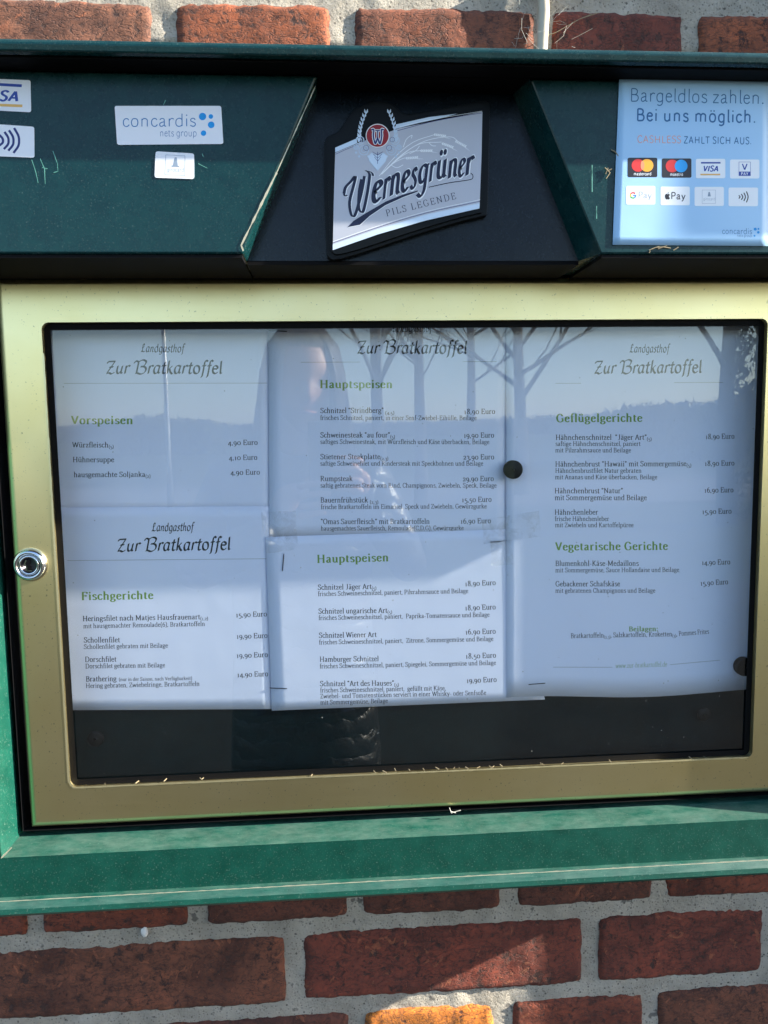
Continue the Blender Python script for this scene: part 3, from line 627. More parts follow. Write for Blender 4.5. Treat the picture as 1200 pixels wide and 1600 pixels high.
page('menu_sheet', 'upper middle menu sheet headed Hauptspeisen with six main dishes from Schnitzel Strindberg to Omas Sauerfleisch', [(419, 494), (797, 494), (794, 838), (421, 838)], Y3,
 [('Schnitzel "Strindberg"', 500.5, 645.4, 599, 645), ('~(4,5)~', 602, 646, 616, 646), ('18,90 Euro', 725.5, 647, 773.5, 646.6), ('frisches Schnitzel, paniert, in einer Senf-Zwiebel-Eihülle, Beilage', 500.5, 656, 744.8, 656.4, e_),
  ('Schweinesteak "au four"~(5)~', 500.5, 683.6, 617, 683.4), ('19,90 Euro', 725, 684, 772, 683.7), ('saftiges Schweinesteak, mit Würzfleisch und Käse überbacken, Beilage', 500.5, 693.5, 764.7, 693.9, e_),
  ('Stietener Steakplatte~(2,3)~', 500.5, 717.5, 606.5, 717.3), ('23,90 Euro', 723.8, 718, 772, 717.7), ('saftige Schweinefilet und Rindersteak mit Speckbohnen und Beilage', 500.5, 727.5, 755, 727.5, e_),
  ('Rumpsteak', 500.8, 751.8, 551, 751.6), ('29,90 Euro', 723, 752, 771.4, 751.6), ('saftig gebratenes Steak vom Rind, Champignons, Zwiebeln, Speck, Beilage', 500.8, 761.8, 776, 761.8, e_),
  ('Bauernfrühstück', 501, 785.2, 575, 785), ('~(2,3)~', 578, 785.5, 591, 785.5), ('15,50 Euro', 722, 784.6, 768, 784), ('frische Bratkartoffeln im Eimantel, Speck und Zwiebeln, Gewürzgurke', 501.5, 795.4, 760.5, 794.3, e_),
  ('"Omas Sauerfleisch" mit Bratkartoffeln', 501.5, 818.8, 671, 818.5), ('16,90 Euro', 720, 818.2, 767, 817.4), ('hausgemachtes Sauerfleisch, Remoulade(C,D,G), Gewürzgurke', 501.5, 829, 724.5, 828.3, e_)],
 [('Hauptspeisen', 500.5, 606.3, 612.5, 606.3, 17.5)], [((612.5, 518.5, 677, 518.5), (558, 552.5, 730, 552.5))], [[(470, 566), (776, 565)]], staples=[((420, 516.4), (448, 517.8))])
page('menu_sheet', 'lower middle menu sheet headed Hauptspeisen listing five schnitzel dishes', [(415, 839), (793, 827), (851.5, 1093), (424.5, 1110.5)], Y4,
 [('Schnitzel Jäger Art~(5)~', 496.6, 921.6, 588, 920), ('18,90 Euro', 727, 915.8, 774.5, 914), ('frisches Schweineschnitzel, paniert, Pilzrahmsauce und Beilage', 497, 931.4, 731.8, 926.5, e_),
  ('Schnitzel ungarische Art~(5)~', 497.6, 958.9, 612.5, 957.4), ('18,90 Euro', 727, 953.6, 774.5, 952), ('frisches Schweineschnitzel, paniert,  Paprika-Tomatensauce und Beilage', 498, 968.8, 765, 963.6, e_),
  ('Schnitzel Wiener Art', 498.4, 996.6, 588.7, 995.2), ('16,90 Euro', 727.6, 991.3, 774.5, 990), ('frisches Schweineschnitzel, paniert,  Zitrone, Sommergemüse und Beilage', 498.7, 1007, 771, 1001.4, e_),
  ('Hamburger Schnitzel', 499.8, 1034, 591.5, 1033), ('18,50 Euro', 728, 1029, 775, 1027.4), ('frisches Schweineschnitzel, paniert, Spiegelei, Sommergemüse und Beilage', 499.8, 1044.4, 775, 1038.8, e_),
  ('Schnitzel "Art des Hauses"~(5)~', 500, 1072.2, 623, 1071), ('19,90 Euro', 729.4, 1067, 776, 1065.4), ('frisches Schweineschnitzel, paniert,  gefüllt mit Käse,', 500.5, 1082, 696.5, 1078.4, e_),
  ('Zwiebel- und Tomatenstücken serviert in einer Whisky- oder Senfsoße', 500.5, 1091.3, 759.8, 1085.7, e_), ('mit Sommergemüse, Beilage', 500.8, 1101, 606, 1098.3, e_)],
 [('Hauptspeisen', 496, 879.5, 606.5, 876.8, 17.5)], staples=[((443.4, 866), (441.3, 892)), ((422, 1075), (448, 1076))])
page('menu_sheet', 'tall right menu sheet with poultry, vegetarian dishes and side orders, its lower edge curling', [(791, 494), (1212, 494), (1188, 1076), (791.5, 1090)], Y5,
 [('Hähnchenschnitzel  "Jäger Art"~(5)~', 868.5, 687.2, 1018, 687), ('18,90 Euro', 1102.7, 686, 1147.5, 685.3), ('saftige Hähnchenschnitzel, paniert', 867.9, 696.7, 1001, 696.7, e_), ('mit Pilzrahmsauce und Beilage', 867.9, 706.8, 986, 706.8, e_),
  ('Hähnchenbrust "Hawaii" mit Sommergemüse~(5)~', 867.9, 729, 1080, 728.2), ('18,90 Euro', 1101.6, 728, 1147.5, 727.2), ('Hähnchenbrustfilet Natur gebraten', 867.9, 738.7, 1002, 738.7, e_), ('mit Ananas und Käse überbacken, Beilage', 867.5, 748.8, 1027, 748.8, e_),
  ('Hähnchenbrust "Natur"', 867, 770.7, 973, 770.5), ('16,90 Euro', 1101, 769.8, 1146, 769.1), ('mit Sommergemüse und Beilage', 867, 781.4, 1010.7, 781.4, 11.4), ('Hähnchenleber', 867, 804.2, 934.7, 804), ('15,90 Euro', 1097.5, 803.2, 1143, 802.4),
  ('frische Hähnchenleber', 867, 814, 952, 814, e_), ('mit Zwiebeln und Kartoffelpüree', 867.5, 823.7, 990, 823.7, e_), ('Blumenkohl-Käse-Medaillons', 868, 884.2, 998, 884), ('14,90 Euro', 1097, 882.8, 1141, 881.6),
  ('mit Sommergemüse, Sauce Hollandaise und Beilage', 868, 894.3, 1061.4, 893.6, e_), ('Gebackener Schafskäse', 868, 916.2, 969, 916), ('15,90 Euro', 1095, 915, 1137.7, 912.7), ('mit gebratenen Champignons und Beilage', 868, 926.2, 1024, 926, e_),
  ('Bratkartoffeln~(2,3)~, Salzkartoffeln, Kroketten~(3)~, ', 892, 997, 1058, 994, 10.4), ('Pommes Frites', 1061, 993.6, 1108, 990, 10.4)],
 [('Geflügelgerichte', 869, 659.5, 1004, 658.8, 17.5), ('Vegetarische Gerichte', 867.5, 860, 1044, 859, 17.5), ('Beilagen:', 983, 986.4, 1028, 986.1, 10.5), ('www.zur-bratkartoffel.de', 962, 1044, 1042.5, 1041.3, 10.5, ITAL)],
 [((983.7, 550.7, 1047.8, 550.7), (928.4, 584, 1096.8, 582.5))], [[(868, 599), (1130, 597.5)], [(864, 1042.4), (957, 1042.6)], [(1046.7, 1038.6), (1125, 1031.5)]],
 edge=lambda u: 6.5 * math.sin(math.pi * min(1, u * 1.05)) ** 2 - 2 * math.sin(2 * math.pi * u), staples=[((826.5, 1069.6), (851.8, 1067.5))], nx=30)
# clear tape pieces
for lab, c, Y in (('crumpled clear tape strip over the left edge of the lower middle sheet', [(408, 800), (462, 798), (466, 858), (412, 866)], .0256),
                  ('crumpled clear tape strip bridging the middle and right sheets', [(752, 812), (842, 798), (846, 838), (756, 850)], .0236),
                  ('clear tape strip low on the right edge of the lower middle sheet', [(766, 846), (800, 844), (802, 882), (768, 884)], .0239)):
    o = sheet(c, wave(Y, .0002, 1., 9, 12), 'clear_tape', M['tape'], .0001, 10, 10); tag(o, lab, 'tape', 'clear tape on the menu sheets')
# magnets
def magnet(px, py, r, Y, lab, grp='round magnets holding the sheets'):
    c = unp(px, py, Y); v, f = lathe([(r, .0245 if Y < .026 else .0298), (r, Y + .0010), (r * .93, Y + .0004), (r * .80, Y), (r * .4, Y - .0003), (r * .1, Y - .0004)], c, 32)
    o = mk('round_magnet', v, f, M['magnet'], None, True); tag(o, lab, 'magnet', grp)
magnet(803, 734, .0084, .0180, 'black round magnet between the upper middle and the right menu sheet')
magnet(1165, 1043, .0088, .0180, 'black round magnet at the lower right corner of the tall right menu sheet')
magnet(149, 1155, .0075, .0245, 'spare black magnet on the bare dark board below the left sheets')
magnet(1101, 1117, .0068, .0245, 'spare black magnet on the bare dark board below the right sheet')
# dead insects and crumbs on the lower glass edge
k = MB(); rr = random.Random(5)
for i in range(28):
    x = rr.uniform(-.28, .30) if rr.random() < .6 else rr.gauss(0.02, .04); z = 1.2012 + abs(rr.gauss(0, .0006)); a = rr.uniform(0, 3); l = rr.uniform(.0006, .0035)
    k.tube([(x, -.0012, z), (x + l * math.cos(a), .002, z + abs(l * math.sin(a)) * .5)], rr.uniform(.00015, .0005), 4)
tag(k.build('crumbs', M['straw'], None), 'dry crumbs and husks caught along the lower inner edge of the gold frame', 'debris', kind='stuff')

# ------------------------------------------------------------------ stickers and poster on the hood
SY = FY - .0003
def sticker(name, label, c, cat='sticker', grp='payment stickers on the hood', mat=None, rad=3.5):
    tl, tr, br, bl = [np.array(q, float) for q in c]; P = []
    for p, a, b in ((tl, bl, tr), (tr, tl, br), (br, tr, bl), (bl, br, tl)):
        da = (a - p) / np.linalg.norm(a - p); db = (b - p) / np.linalg.norm(b - p)
        for s in range(5): t = s / 4; P.append(p + da * rad * (1 - t) ** 2 + db * rad * t ** 2)
    P = np.array(P)[::-1]; A = unp(P[:, 0], P[:, 1], SY - .0002); B = unp(P[:, 0], P[:, 1], FY - .0000); n = len(P)
    o = mk(name, np.concatenate([A, B]), [tuple(range(n))] + [(i, i + n, (i + 1) % n + n, (i + 1) % n) for i in range(n)], mat or M['white'])
    if label: tag(o, label, cat, grp)
    return o
PY = SY - .0002
q = Z(0, 100, .3083)
s = sticker('card_sticker', 'white card sticker with blue VISA lettering, blue and gold bars, cut by the photo edge', [(-38, 122), (47.8, 125.3), (48.7, 175.5), (-38, 171)])
k = Ink(PY); k.text('VISA', -24, 156, 28.5, 158.5, 22, dict(id='visa', nib=(8.5, 6, 0), tab=SANS, shear=.22)); k.line([(-26, 130.5), (34, 134)], 4.4, False); k.build('lettering', M['visa'], s)
k = Ink(PY); k.line([(-26, 163), (35, 165.5)], 4.2, False); k.build('gold_bar', M['goldprint'], s)
s = sticker('contactless_sticker', 'white sticker with black contactless wave arcs, cut by the photo edge', [(-34, 192), (53.6, 198), (54, 246.4), (-34, 243)])
k = Ink(PY)
for i, (x, h) in enumerate(((-8, 5), (-1, 8), (7, 13), (14, 15.5), (22, 19))): k.line([(x, 219 - h), (x + 4 + i * .6, 219 - h * .4), (x + 5 + i * .7, 220), (x + 4 + i * .6, 220 + h * .45), (x - 1, 220 + h)], 3.6)
k.build('wave_arcs', M['navy'], s)
s = sticker('concardis_sticker', 'wide white sticker with blue concardis nets group lettering and four blue dots', [(179, 165.4), (345.6, 165.4), (349, 224.9), (183, 226.4)])
k = Ink(PY); k.text('concardis', 192, 198, 306, 197.5, 27, LIGHT); k.build('lettering', M['blueprint'], s)
k = Ink(PY); k.text('nets group', 250.5, 213, 307, 213, 15.5, LIGHT); k.build('lettering', M['petrol'], s)
k = Ink(PY); [k.disc((a, b), r) for a, b, r in ((316.5, 182, 5.8), (329.5, 182, 3.6), (330, 195, 5.2), (318, 208, 4.3))]; k.build('blue_dots', M['cyan'], s)
s = sticker('girocard_sticker', 'small white sticker with a faint grey girocard pylon emblem in a square', [(243, 236.3), (303.4, 239.7), (303.7, 279.8), (241.4, 277.6)], rad=4)
k = Ink(PY); k.line([(259, 242), (289, 243.5), (289, 274), (257.5, 273), (259, 242)], .8, False); k.text('girocard', 261, 268, 287, 268.5, 9, LIGHT)
k.poly([(273, 246), (276, 246), (278, 259), (270, 259)]); k.line([(268, 259.5), (280, 260)], 2, False); k.build('emblem', M['greyp'], s)
# scratches and glue residue
def scr(P, wd, nm='scratch', mat='scratch'):
    return strip([tuple(unp(a, b, FY)[[0, 2]]) for a, b in P], wd, FY - .0004, nm, M[mat], case, .6, int(P[0][0]))
for P in ([(50, 250), (56, 268), (60, 286)], [(63, 248), (70, 264), (71, 288)], [(66, 262), (75, 264)], [(83, 236), (90, 256), (91, 268), (84, 270)], [(255, 165), (259, 157)], [(316, 240), (318, 246)], [(310, 256), (324, 263)],
          [(925, 258), (925, 300)], [(932, 322), (932, 342)]): scr(P, .0004)
# poster
zp = Z(940, 90, .21667)
PC = [(967.7, 116.9), (1202, 123.2), (1200.5, 384.4), (957.3, 382.6)]
def pY(x, y): x = np.asarray(x, float); y = np.asarray(y, float); return SY - .0007 - .0006 * np.sin((x - 957) / 240 * 3.1) * np.abs(np.sin(y / 60.))
po = sheet(PC, pY, 'cashless_poster', M['poster'], .0003, 20, 20); tag(po, 'pale blue poster reading Bargeldlos zahlen with eight payment logos', 'poster')
fl_ = MB().box((unp(966.5, 100, FY)[0], FY - .0022, 1.7548), (unp(1205, 100, FY)[0], FY - .0016, 1.7568)); 
def PI(lift=.00035): return Ink(pY, lift)
k = PI(); k.text('Bargeldlos zahlen.', 986, 158.3, 1193, 162.6, 29, LIGHT); k.build('headline_lettering', M['petrol'], po)
k = PI(); k.text('Bei uns möglich.', 995.3, 188.6, 1180, 191.8, 27, MEDS); k.build('headline_lettering', M['petrol'], po)
k = PI(); k.text('CASHLESS', 996, 222.8, 1064, 223.5, 15.5, dict(id='csh', nib=(3.0, 3.0, 0), tab=SANS)); k.build('subline_lettering', M['orange'], po)
k = PI(); k.text('ZAHLT SICH AUS.', 1068.5, 223.7, 1173.6, 225.2, 15, MEDS); k.build('subline_lettering', M['petrol'], po)
def card(a, b, mat, nm):
    (x0, y0), (x1, y1) = zp(*a), zp(*b); r = 2.2; P = []
    for cx, cy, a0 in ((x1 - r, y0 + r, 0), (x0 + r, y0 + r, 90), (x0 + r, y1 - r, 180), (x1 - r, y1 - r, 270)):
        P += [(cx + r * math.cos(math.radians(a0 + t)), cy - r * math.sin(math.radians(a0 + t))) for t in (0, 45, 90)]
    k = PI(.00030); k.poly([(x, y) for x, y in P[::-1]][::-1]); k.build(nm, mat, po)
    return (x0 + x1) / 2, (y0 + y1) / 2
def L2(mat, fn, nm='logo'): k = PI(.00045); fn(k); return k.build(nm, M[mat], po)
cx, cy = card((188, 722), (402, 862), M['navy'] if 0 else M['black'], 'mastercard_logo_card')
L2('red', lambda k: k.disc((cx - 7, cy - 3.2), 10)); 
k = PI(.0006); k.disc((cx + 7, cy - 3.2), 10); k.build('logo', M['yellow'], po)
k = PI(.0007); k.poly([(cx + 10 * math.cos(t) * .3, cy - 3.2 + 7.1 * math.sin(t)) for t in np.linspace(0, 6.28, 16)]); k.build('logo', M['orange'], po)
L2('whitep', lambda k: k.text('mastercard', cx - 13.5, cy + 12.2, cx + 13.5, cy + 12.2, 6.5, SEMI))
cx, cy = card((434, 727), (648, 866), M['black'], 'maestro_logo_card')
L2('red', lambda k: k.disc((cx - 7, cy - 3.2), 10)); k = PI(.0006); k.disc((cx + 7, cy - 3.2), 10); k.build('logo', M['cyan'], po)
L2('whitep', lambda k: k.text('maestro', cx - 10, cy + 12, cx + 10, cy + 12, 6.5, SEMI))
cx, cy = card((680, 730), (892, 870), M['whitep'], 'visa_logo_card')
L2('visa', lambda k: (k.line([(cx - 15, cy - 9), (cx + 15.5, cy - 9)], 2.4, False), k.text('VISA', cx - 11, cy + 4.2, cx + 12, cy + 4.4, 12, dict(id='visa', nib=(8.5, 6, 0), tab=SANS, shear=.22))))
L2('goldprint', lambda k: k.line([(cx - 16, cy + 9.3), (cx + 15, cy + 9.3)], 2.4, False))
cx, cy = card((926, 735), (1138, 872), M['whitep'], 'v_pay_logo_card')
L2('visa', lambda k: (k.line([(cx - 9, cy - 11), (cx + 9, cy - 11), (cx + 9, cy + 10.5), (cx - 9, cy + 10.5), (cx - 9, cy - 11)], .7, False), k.text('V', cx - 4.5, cy + 1.2, cx + 4.5, cy + 1.2, 13.5, SEMI), k.poly([(cx - 9, cy + 10.5), (cx + 9, cy + 10.5), (cx + 9, cy + 4), (cx - 9, cy + 4)])))
k = PI(.0006); k.text('PAY', cx - 5.5, cy + 9.4, cx + 5.5, cy + 9.4, 6, SEMI); k.build('logo', M['whitep'], po)
cx, cy = card((177, 925), (388, 1060), M['whitep'], 'g_pay_logo_card')
for mt, a0, a1 in (('red', 40, 150), ('gyel', 150, 205), ('ggreen', 205, 300), ('gblue', 300, 360)): L2(mt, lambda k: k.ring((cx - 12, cy + .2), 4.2, 2., 10, a0, a1))
L2('gblue', lambda k: k.line([(cx - 12, cy + .2), (cx - 7, cy + .2)], 1.8, False)); L2('greyp', lambda k: k.text('Pay', cx - 3, cy + 4.2, cx + 17, cy + 5, 14, LIGHT))
cx, cy = card((425, 930), (636, 1065), M['whitep'], 'apple_pay_logo_card')
L2('black', lambda k: (k.poly([(cx - 12 + 4 * a, cy + .8 + 4.4 * b) for a, b in ((0, -.75), (.35, -.95), (.8, -.75), (.95, -.45), (.6, -.2), (.6, .25), (1.0, .55), (.7, 1.), (.35, 1.1), (0, 1.), (-.35, 1.1), (-.75, .85), (-1., .2), (-.95, -.5), (-.6, -.9), (-.3, -.95))]),
                       k.poly([(cx - 12, cy - 3.4), (cx - 11.6, cy - 5), (cx - 10, cy - 6), (cx - 10.4, cy - 4.2)]), k.text('Pay', cx - 6, cy + 4.8, cx + 16, cy + 5.4, 15, MEDS)))
cx, cy = card((670, 932), (882, 1070), M['whitep'], 'girocard_logo_card')
L2('greyp', lambda k: (k.line([(cx - 11, cy - 10), (cx + 10, cy - 10), (cx + 10, cy + 11), (cx - 11, cy + 11), (cx - 11, cy - 10)], .5, False), k.text('girocard', cx - 9, cy + 6, cx + 9, cy + 6, 6, LIGHT), k.poly([(cx - 1, cy - 7), (cx + 1, cy - 7), (cx + 2.4, cy + 0), (cx - 2.4, cy + 0)])))
cx, cy = card((915, 937), (1128, 1072), M['whitep'], 'contactless_logo_card')
L2('black', lambda k: [k.line([(cx - 7 + i * 4, cy - 2.5 - i * 2), (cx - 5 + i * 4.2, cy), (cx - 7 + i * 4, cy + 2.5 + i * 2)], 1.6) for i in range(4)])
k = PI(); k.text('concardis', 1128.5, 365.3, 1175, 365.8, 12.5, LIGHT); k.text('nets group', 1152, 370, 1175, 370.2, 6, LIGHT); k.build('publisher_lettering', M['petrol'], po)
k = PI(); [k.disc(zp(a, b), r, 12) for a, b, r in ((1108, 1237, 2.4), (1131, 1235, 1.5), (1130, 1260, 2), (1103, 1285, 1.5))]; k.build('publisher_dots', M['cyan'], po)

# ------------------------------------------------------------------ beer sign plate in the recess
zs = Z(490, 140, .25); QY = -.067
def pxprism(P, y0, y1, name, mat, parent, smooth=False):
    P = np.array(P, float); A = unp(P[:, 0], P[:, 1], y0); B = A.copy(); B[:, 1] = y1; n = len(P)
    return mk(name, np.concatenate([A, B]), [tuple(range(n))] + [(i, i + n, (i + 1) % n + n, (i + 1) % n) for i in range(n)], mat, parent, smooth)
OUT = [(330, 88), (240, 135), (185, 215), (150, 262), (95, 290), (70, 320), (62, 420), (68, 700), (80, 1000), (95, 1048), (140, 1062), (300, 1020), (600, 920), (900, 830), (1060, 790), (1085, 770), (1092, 600), (1100, 300), (1102, 110), (1085, 75), (1040, 72), (800, 118), (620, 150), (560, 148), (520, 110), (480, 84), (400, 72)]
OP = catmull([zs(*p) for p in OUT + OUT[:1]], 3)[:-1]
ctr = OP.mean(0)
sg = pxprism(OP, -.0615, -.0552, 'beer_sign', M['signblack'], case); bevel(sg, .0016, 3)
pxprism(ctr + (OP - ctr) * .945, -.0640, -.0612, 'sign_bezel', M['signblack'], sg)
face = [zs(*p) for p in ((135, 395), (290, 330), (540, 240), (1055, 138), (1050, 400), (1037, 742), (700, 818), (400, 905), (120, 1003), (126, 700))]
pxprism(face, -.0646, -.0638, 'sign_face', M['silver'], sg)
def SI(l): return Ink(-.0646, l)
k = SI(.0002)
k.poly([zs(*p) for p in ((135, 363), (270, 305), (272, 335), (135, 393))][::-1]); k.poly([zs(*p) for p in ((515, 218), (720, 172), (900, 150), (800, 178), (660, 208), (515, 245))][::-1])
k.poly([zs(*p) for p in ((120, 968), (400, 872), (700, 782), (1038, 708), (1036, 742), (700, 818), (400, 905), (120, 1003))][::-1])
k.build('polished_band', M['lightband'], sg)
k = SI(.0003)
k.line([zs(*p) for p in ((137, 404), (200, 375), (280, 343))], .6); k.line([zs(*p) for p in ((520, 258), (720, 205), (900, 170), (1052, 146))], .8)
k.line([zs(*p) for p in ((121, 958), (400, 862), (700, 772), (1040, 698))], .7); k.build('hairline', M['navy'], sg)
k = SI(.0003); k.line([zs(*p) for p in ((540, 232), (720, 190), (1052, 135))], .6); k.line([zs(*p) for p in ((121, 950), (400, 853), (700, 763), (1040, 688))], .8); k.build('hairline', M['whitep'], sg)
# wheat sheaf
k = SI(.00035)
for P in (((410, 540), (500, 430), (620, 330), (760, 280)), ((420, 530), (540, 420), (660, 340), (800, 328)), ((425, 525), (560, 400), (700, 320), (850, 295), (900, 320)), ((425, 530), (520, 440), (600, 390), (670, 382)),
          ((430, 525), (500, 460), (560, 430), (580, 428)), ((560, 360), (580, 310), (615, 285), (610, 305)), ((600, 400), (640, 380), (662, 352)), ((720, 330), (740, 350), (765, 352)), ((480, 470), (520, 488), (560, 470))):
    k.line([zs(*p) for p in P], 1.0)
for x, y, a in ((750, 280, 8), (800, 335, 20), (885, 320, 28), (665, 382, 0), (575, 430, -5)):
    for i in range(7):
        c_, s_ = math.cos(math.radians(a)), math.sin(math.radians(a)); px, py = x + i * 11 * c_, y + i * 11 * s_
        for d in (-1, 1): k.poly([zs(px + u * c_ - v * s_, py + u * s_ + v * c_) for u, v in ((0, 0), (6, d * 8), (14, d * 8), (9, 0))][::d])
        if i > 3: k.line([zs(px, py), zs(px + 45 * c_ - 14 * s_, py + 45 * s_ + 14 * c_)], .3, False)
k.build('wheat_drawing', M['whitep'], sg)
# big lettering, letters set one by one on a rising baseline
def word(k, grow, dy=(0, 0)):
    st = dict(id='wern%g' % grow, nib=(7.6 + grow, 2.8 + grow, .25), tab=dict(SANS, r=(40, 'l 13,47 13,1;s 13,30 20,43 29,48 36,40;f 9,46,5'), n=(52, 'l 13,47 13,1;s 13,33 20,46 32,46 37,36 37,10 44,2'), u=(54, 's 12,47 12,14 18,3 30,3 38,14;l 38,47 38,6;l 38,6 46,2'), e=(44, 's 11,24 24,30 35,38 28,47 16,44 10,26 12,9 22,1 36,10'),
        s=(38, 's 31,40 24,48 14,44 12,34 22,26 31,16 28,4 16,0 7,8'), g=(54, 's 38,42 26,47 14,40 9,24 14,8 24,4 36,14;s 40,47 38,10 36,-16 22,-30 6,-22;l 40,44 48,48')), serif=False)
    T = [('e', 356, 712, 426, 140), ('r', 430, 690, 474, 142), ('n', 474, 668, 540, 142), ('e', 540, 645, 596, 138), ('s', 598, 622, 642, 132), ('g', 644, 598, 716, 128), ('r', 720, 580, 762, 128), ('ü', 764, 562, 832, 124), ('n', 838, 558, 898, 122), ('e', 898, 550, 944, 118), ('r', 948, 540, 1000, 120)]
    for ch, x0, y0, x1, h in T:
        key = ch
        if ch == 'ü': st['tab']['ü'] = (54, st['tab']['u'][1] + ';o 17,66,6;o 34,66,6')
        V, F, wd = layout(ch, st); sx = (x1 - x0) * .25 / (V[:, 0].max() - V[:, 0].min()); sy = h * .25 / 50.; X = (V[:, 0] - V[:, 0].min()) * sx; Zz = V[:, 1] * sy
        a = -.21; bx, by = zs(x0, y0); k.poly(np.stack([bx + dy[0] + X + Zz * .10, by + dy[1] + X * math.tan(a) - Zz], 1), F, LAST_S)
    g = grow * .16
    for P, wd in ((((190, 650), (200, 610), (232, 575), (262, 540), (250, 600), (225, 700), (232, 770), (248, 795), (268, 760), (300, 640), (318, 540)), 4.6), (((300, 560), (285, 640), (282, 730), (295, 765), (312, 755), (335, 650), (350, 545), (345, 520), (325, 505)), 4.6), (((322, 508), (348, 512), (366, 522), (372, 540)), 4.0), (((190, 650), (196, 665), (210, 660)), 3.4)):
        P = np.array([zs(*p) for p in P]) + dy; k.line(P, wd + g * 2, True, b=1.6 + g * 2, ang=.2)
    P = [zs(*p) for p in ((212, 860), (250, 820), (330, 770), (450, 700), (560, 655), (652, 630), (652, 638), (560, 672), (450, 722), (350, 790), (290, 845))]
    k.poly([(x + dy[0], y + dy[1]) for x, y in P][::-1]); k.line([zs(*p) for p in ((720, 610), (850, 582), (960, 566), (992, 556), (995, 535), (982, 522))], 1.6 + g)
k = SI(.0004); word(k, 3., (.7, .5)); k.build('brand_lettering_shadow', M['whitep'], sg)
k = SI(.0006); word(k, 0.); k.build('brand_lettering', M['navy'] if 0 else M['signink'], sg)
k = SI(.0004); k.text('PILS LEGENDE', *zs(458, 792), *zs(892, 682), 14.5, dict(id='pl', nib=(4.2, 1.8, 0), serif=True, track=16)); k.build('slogan_lettering', M['signink'], sg)
# round monogram emblem in a wreath
ex, ey = zs(400, 288)
k = SI(.0010)
for sgn in (-1, 1):
    for i in range(8):
        t = i / 7; x = ex + sgn * (19 + 5 * math.sin(t * 2.2) - 8 * t * (t > .6)); y = ey + 8 - 36 * t; x = ex + sgn * (24 - 9 * t * t if sgn < 0 else 24 - 9 * t * t)
        for s2 in (-1, 1): k.poly([(x, y), (x + s2 * 2.6, y - 3), (x + s2 * 2.2, y - 7), (x + s2 * .3, y - 4)][::-s2])
    k.line([(ex + sgn * 24, ey + 8), (ex + sgn * 23, ey - 8), (ex + sgn * 14, ey - 32)], .6)
    for dx, dy, r in ((23, 6, 5.2), (18, 19, 6.2), (28, 15, 3.)):
        k.ring((ex + sgn * dx, ey + dy), r, 1.1, 16); k.ring((ex + sgn * dx, ey + dy), r * .5, .9, 10)
    for dx, dy in ((28, 22), (24, 27), (12, 27), (9, 31)): k.disc((ex + sgn * dx, ey + dy), 1.6, 8)
k.poly([(ex + a, ey + b) for a, b in ((0, 46), (-5, 40), (-11, 33), (-12, 27), (-8, 22), (0, 26), (8, 22), (12, 27), (11, 33), (5, 40))][::-1])
wc = unp(ex, ey, -.0646); k.v = [(wc[0] + (a - wc[0]) * 1.2, b, wc[2] + (c - wc[2]) * 1.2) for a, b, c in k.v]; k.build('wreath', M['lightband'], sg)
k = SI(.0012); k.line([(ex, ey + 25), (ex, ey + 44)], .7, False)
for s2 in (-1, 1):
    for i in range(3): k.line([(ex, ey + 40 - i * 5), (ex + s2 * (5 + i * 1.5), ey + 33 - i * 4)], .6, False)
    k.ring((ex + s2 * 18, ey + 19), 4.2, .5, 12); k.ring((ex + s2 * 23, ey + 6), 3.7, .5, 12)
k.build('wreath_line', M['navy'], sg)
pxprism([(ex + 18.6 * math.cos(t), ey - 18.6 * math.sin(t)) for t in np.linspace(0, 2 * math.pi, 37)[:-1]], -.0650, -.0645, 'emblem_disc', M['whitep'], sg)
pxprism([(ex + 17.3 * math.cos(t), ey - 17.3 * math.sin(t)) for t in np.linspace(0, 2 * math.pi, 37)[:-1]], -.06515, -.0649, 'emblem_disc', M['maroon'], sg)
def mono(k, wd):
    k.line([(ex - 10, ey - 9), (ex - 6, ey - 9.5), (ex - 6.5, ey), (ex - 5, ey + 9), (ex - 3, ey + 12), (ex, ey + 3)], wd, True); k.line([(ex, ey + 3), (ex + 3, ey + 12), (ex + 5, ey + 9), (ex + 6.5, ey), (ex + 6, ey - 9.5), (ex + 10, ey - 9)], wd, True)
    k.line([(ex - 3.5, ey - 8), (ex + 3.5, ey - 8)], wd * .8, False); k.line([(ex, ey - 8), (ex, ey + 2)], wd * .8, False)
k = Ink(-.06515, .0002); mono(k, 4.6); k.build('monogram', M['whitep'], sg)
k = Ink(-.06515, .0006); mono(k, 2.2); k.build('monogram', M['navy'], sg)
#PART3

# ------------------------------------------------------------------ small things on the wall
cb = MB(); cp = [unp(x, y, WY - .008) for x, y in ((846, -60), (850, -20), (849, 0), (850, 20), (848, 50), (847, 72))]
cb.tube([tuple(p) for p in cp] + [(cp[-1][0] - .002, WY - .012, 1.80), (cp[-1][0] - .003, WY - .03, 1.774)], .0052, 12)
tag(cb.build('cable', M['cable'], None, True), 'beige sheathed cable running down the bricks behind the hood', 'cable')
k = MB(); rr = random.Random(8); px_ = cp[2]
for i in range(46):
    a = Vector((px_[0] + rr.uniform(-.03, .03), WY - rr.uniform(.0, .018), px_[2] + rr.uniform(-.045, .012))); d = Vector((rr.uniform(-1, 1), rr.uniform(-.2, .2), rr.uniform(-1, 1))) * rr.uniform(.008, .024)
    k.tube([a, a + d * .5 + Vector((rr.uniform(-.003, .003), 0, rr.uniform(-.003, .003))), a + d], .00011, 3)
tag(k.build('cobweb', M['web'], None), 'grey cobweb threads around the beige cable', 'cobweb', kind='stuff')
def straw(pts, Y, lab, r=.0004, mat='straw'):
    k = MB()
    for P in pts: k.tube([tuple(unp(x, y, Y)) for x, y in P], r, 5)
    return tag(k.build('straw_tuft', M[mat], None), lab, 'straw', 'bits of dry straw and web on the case')
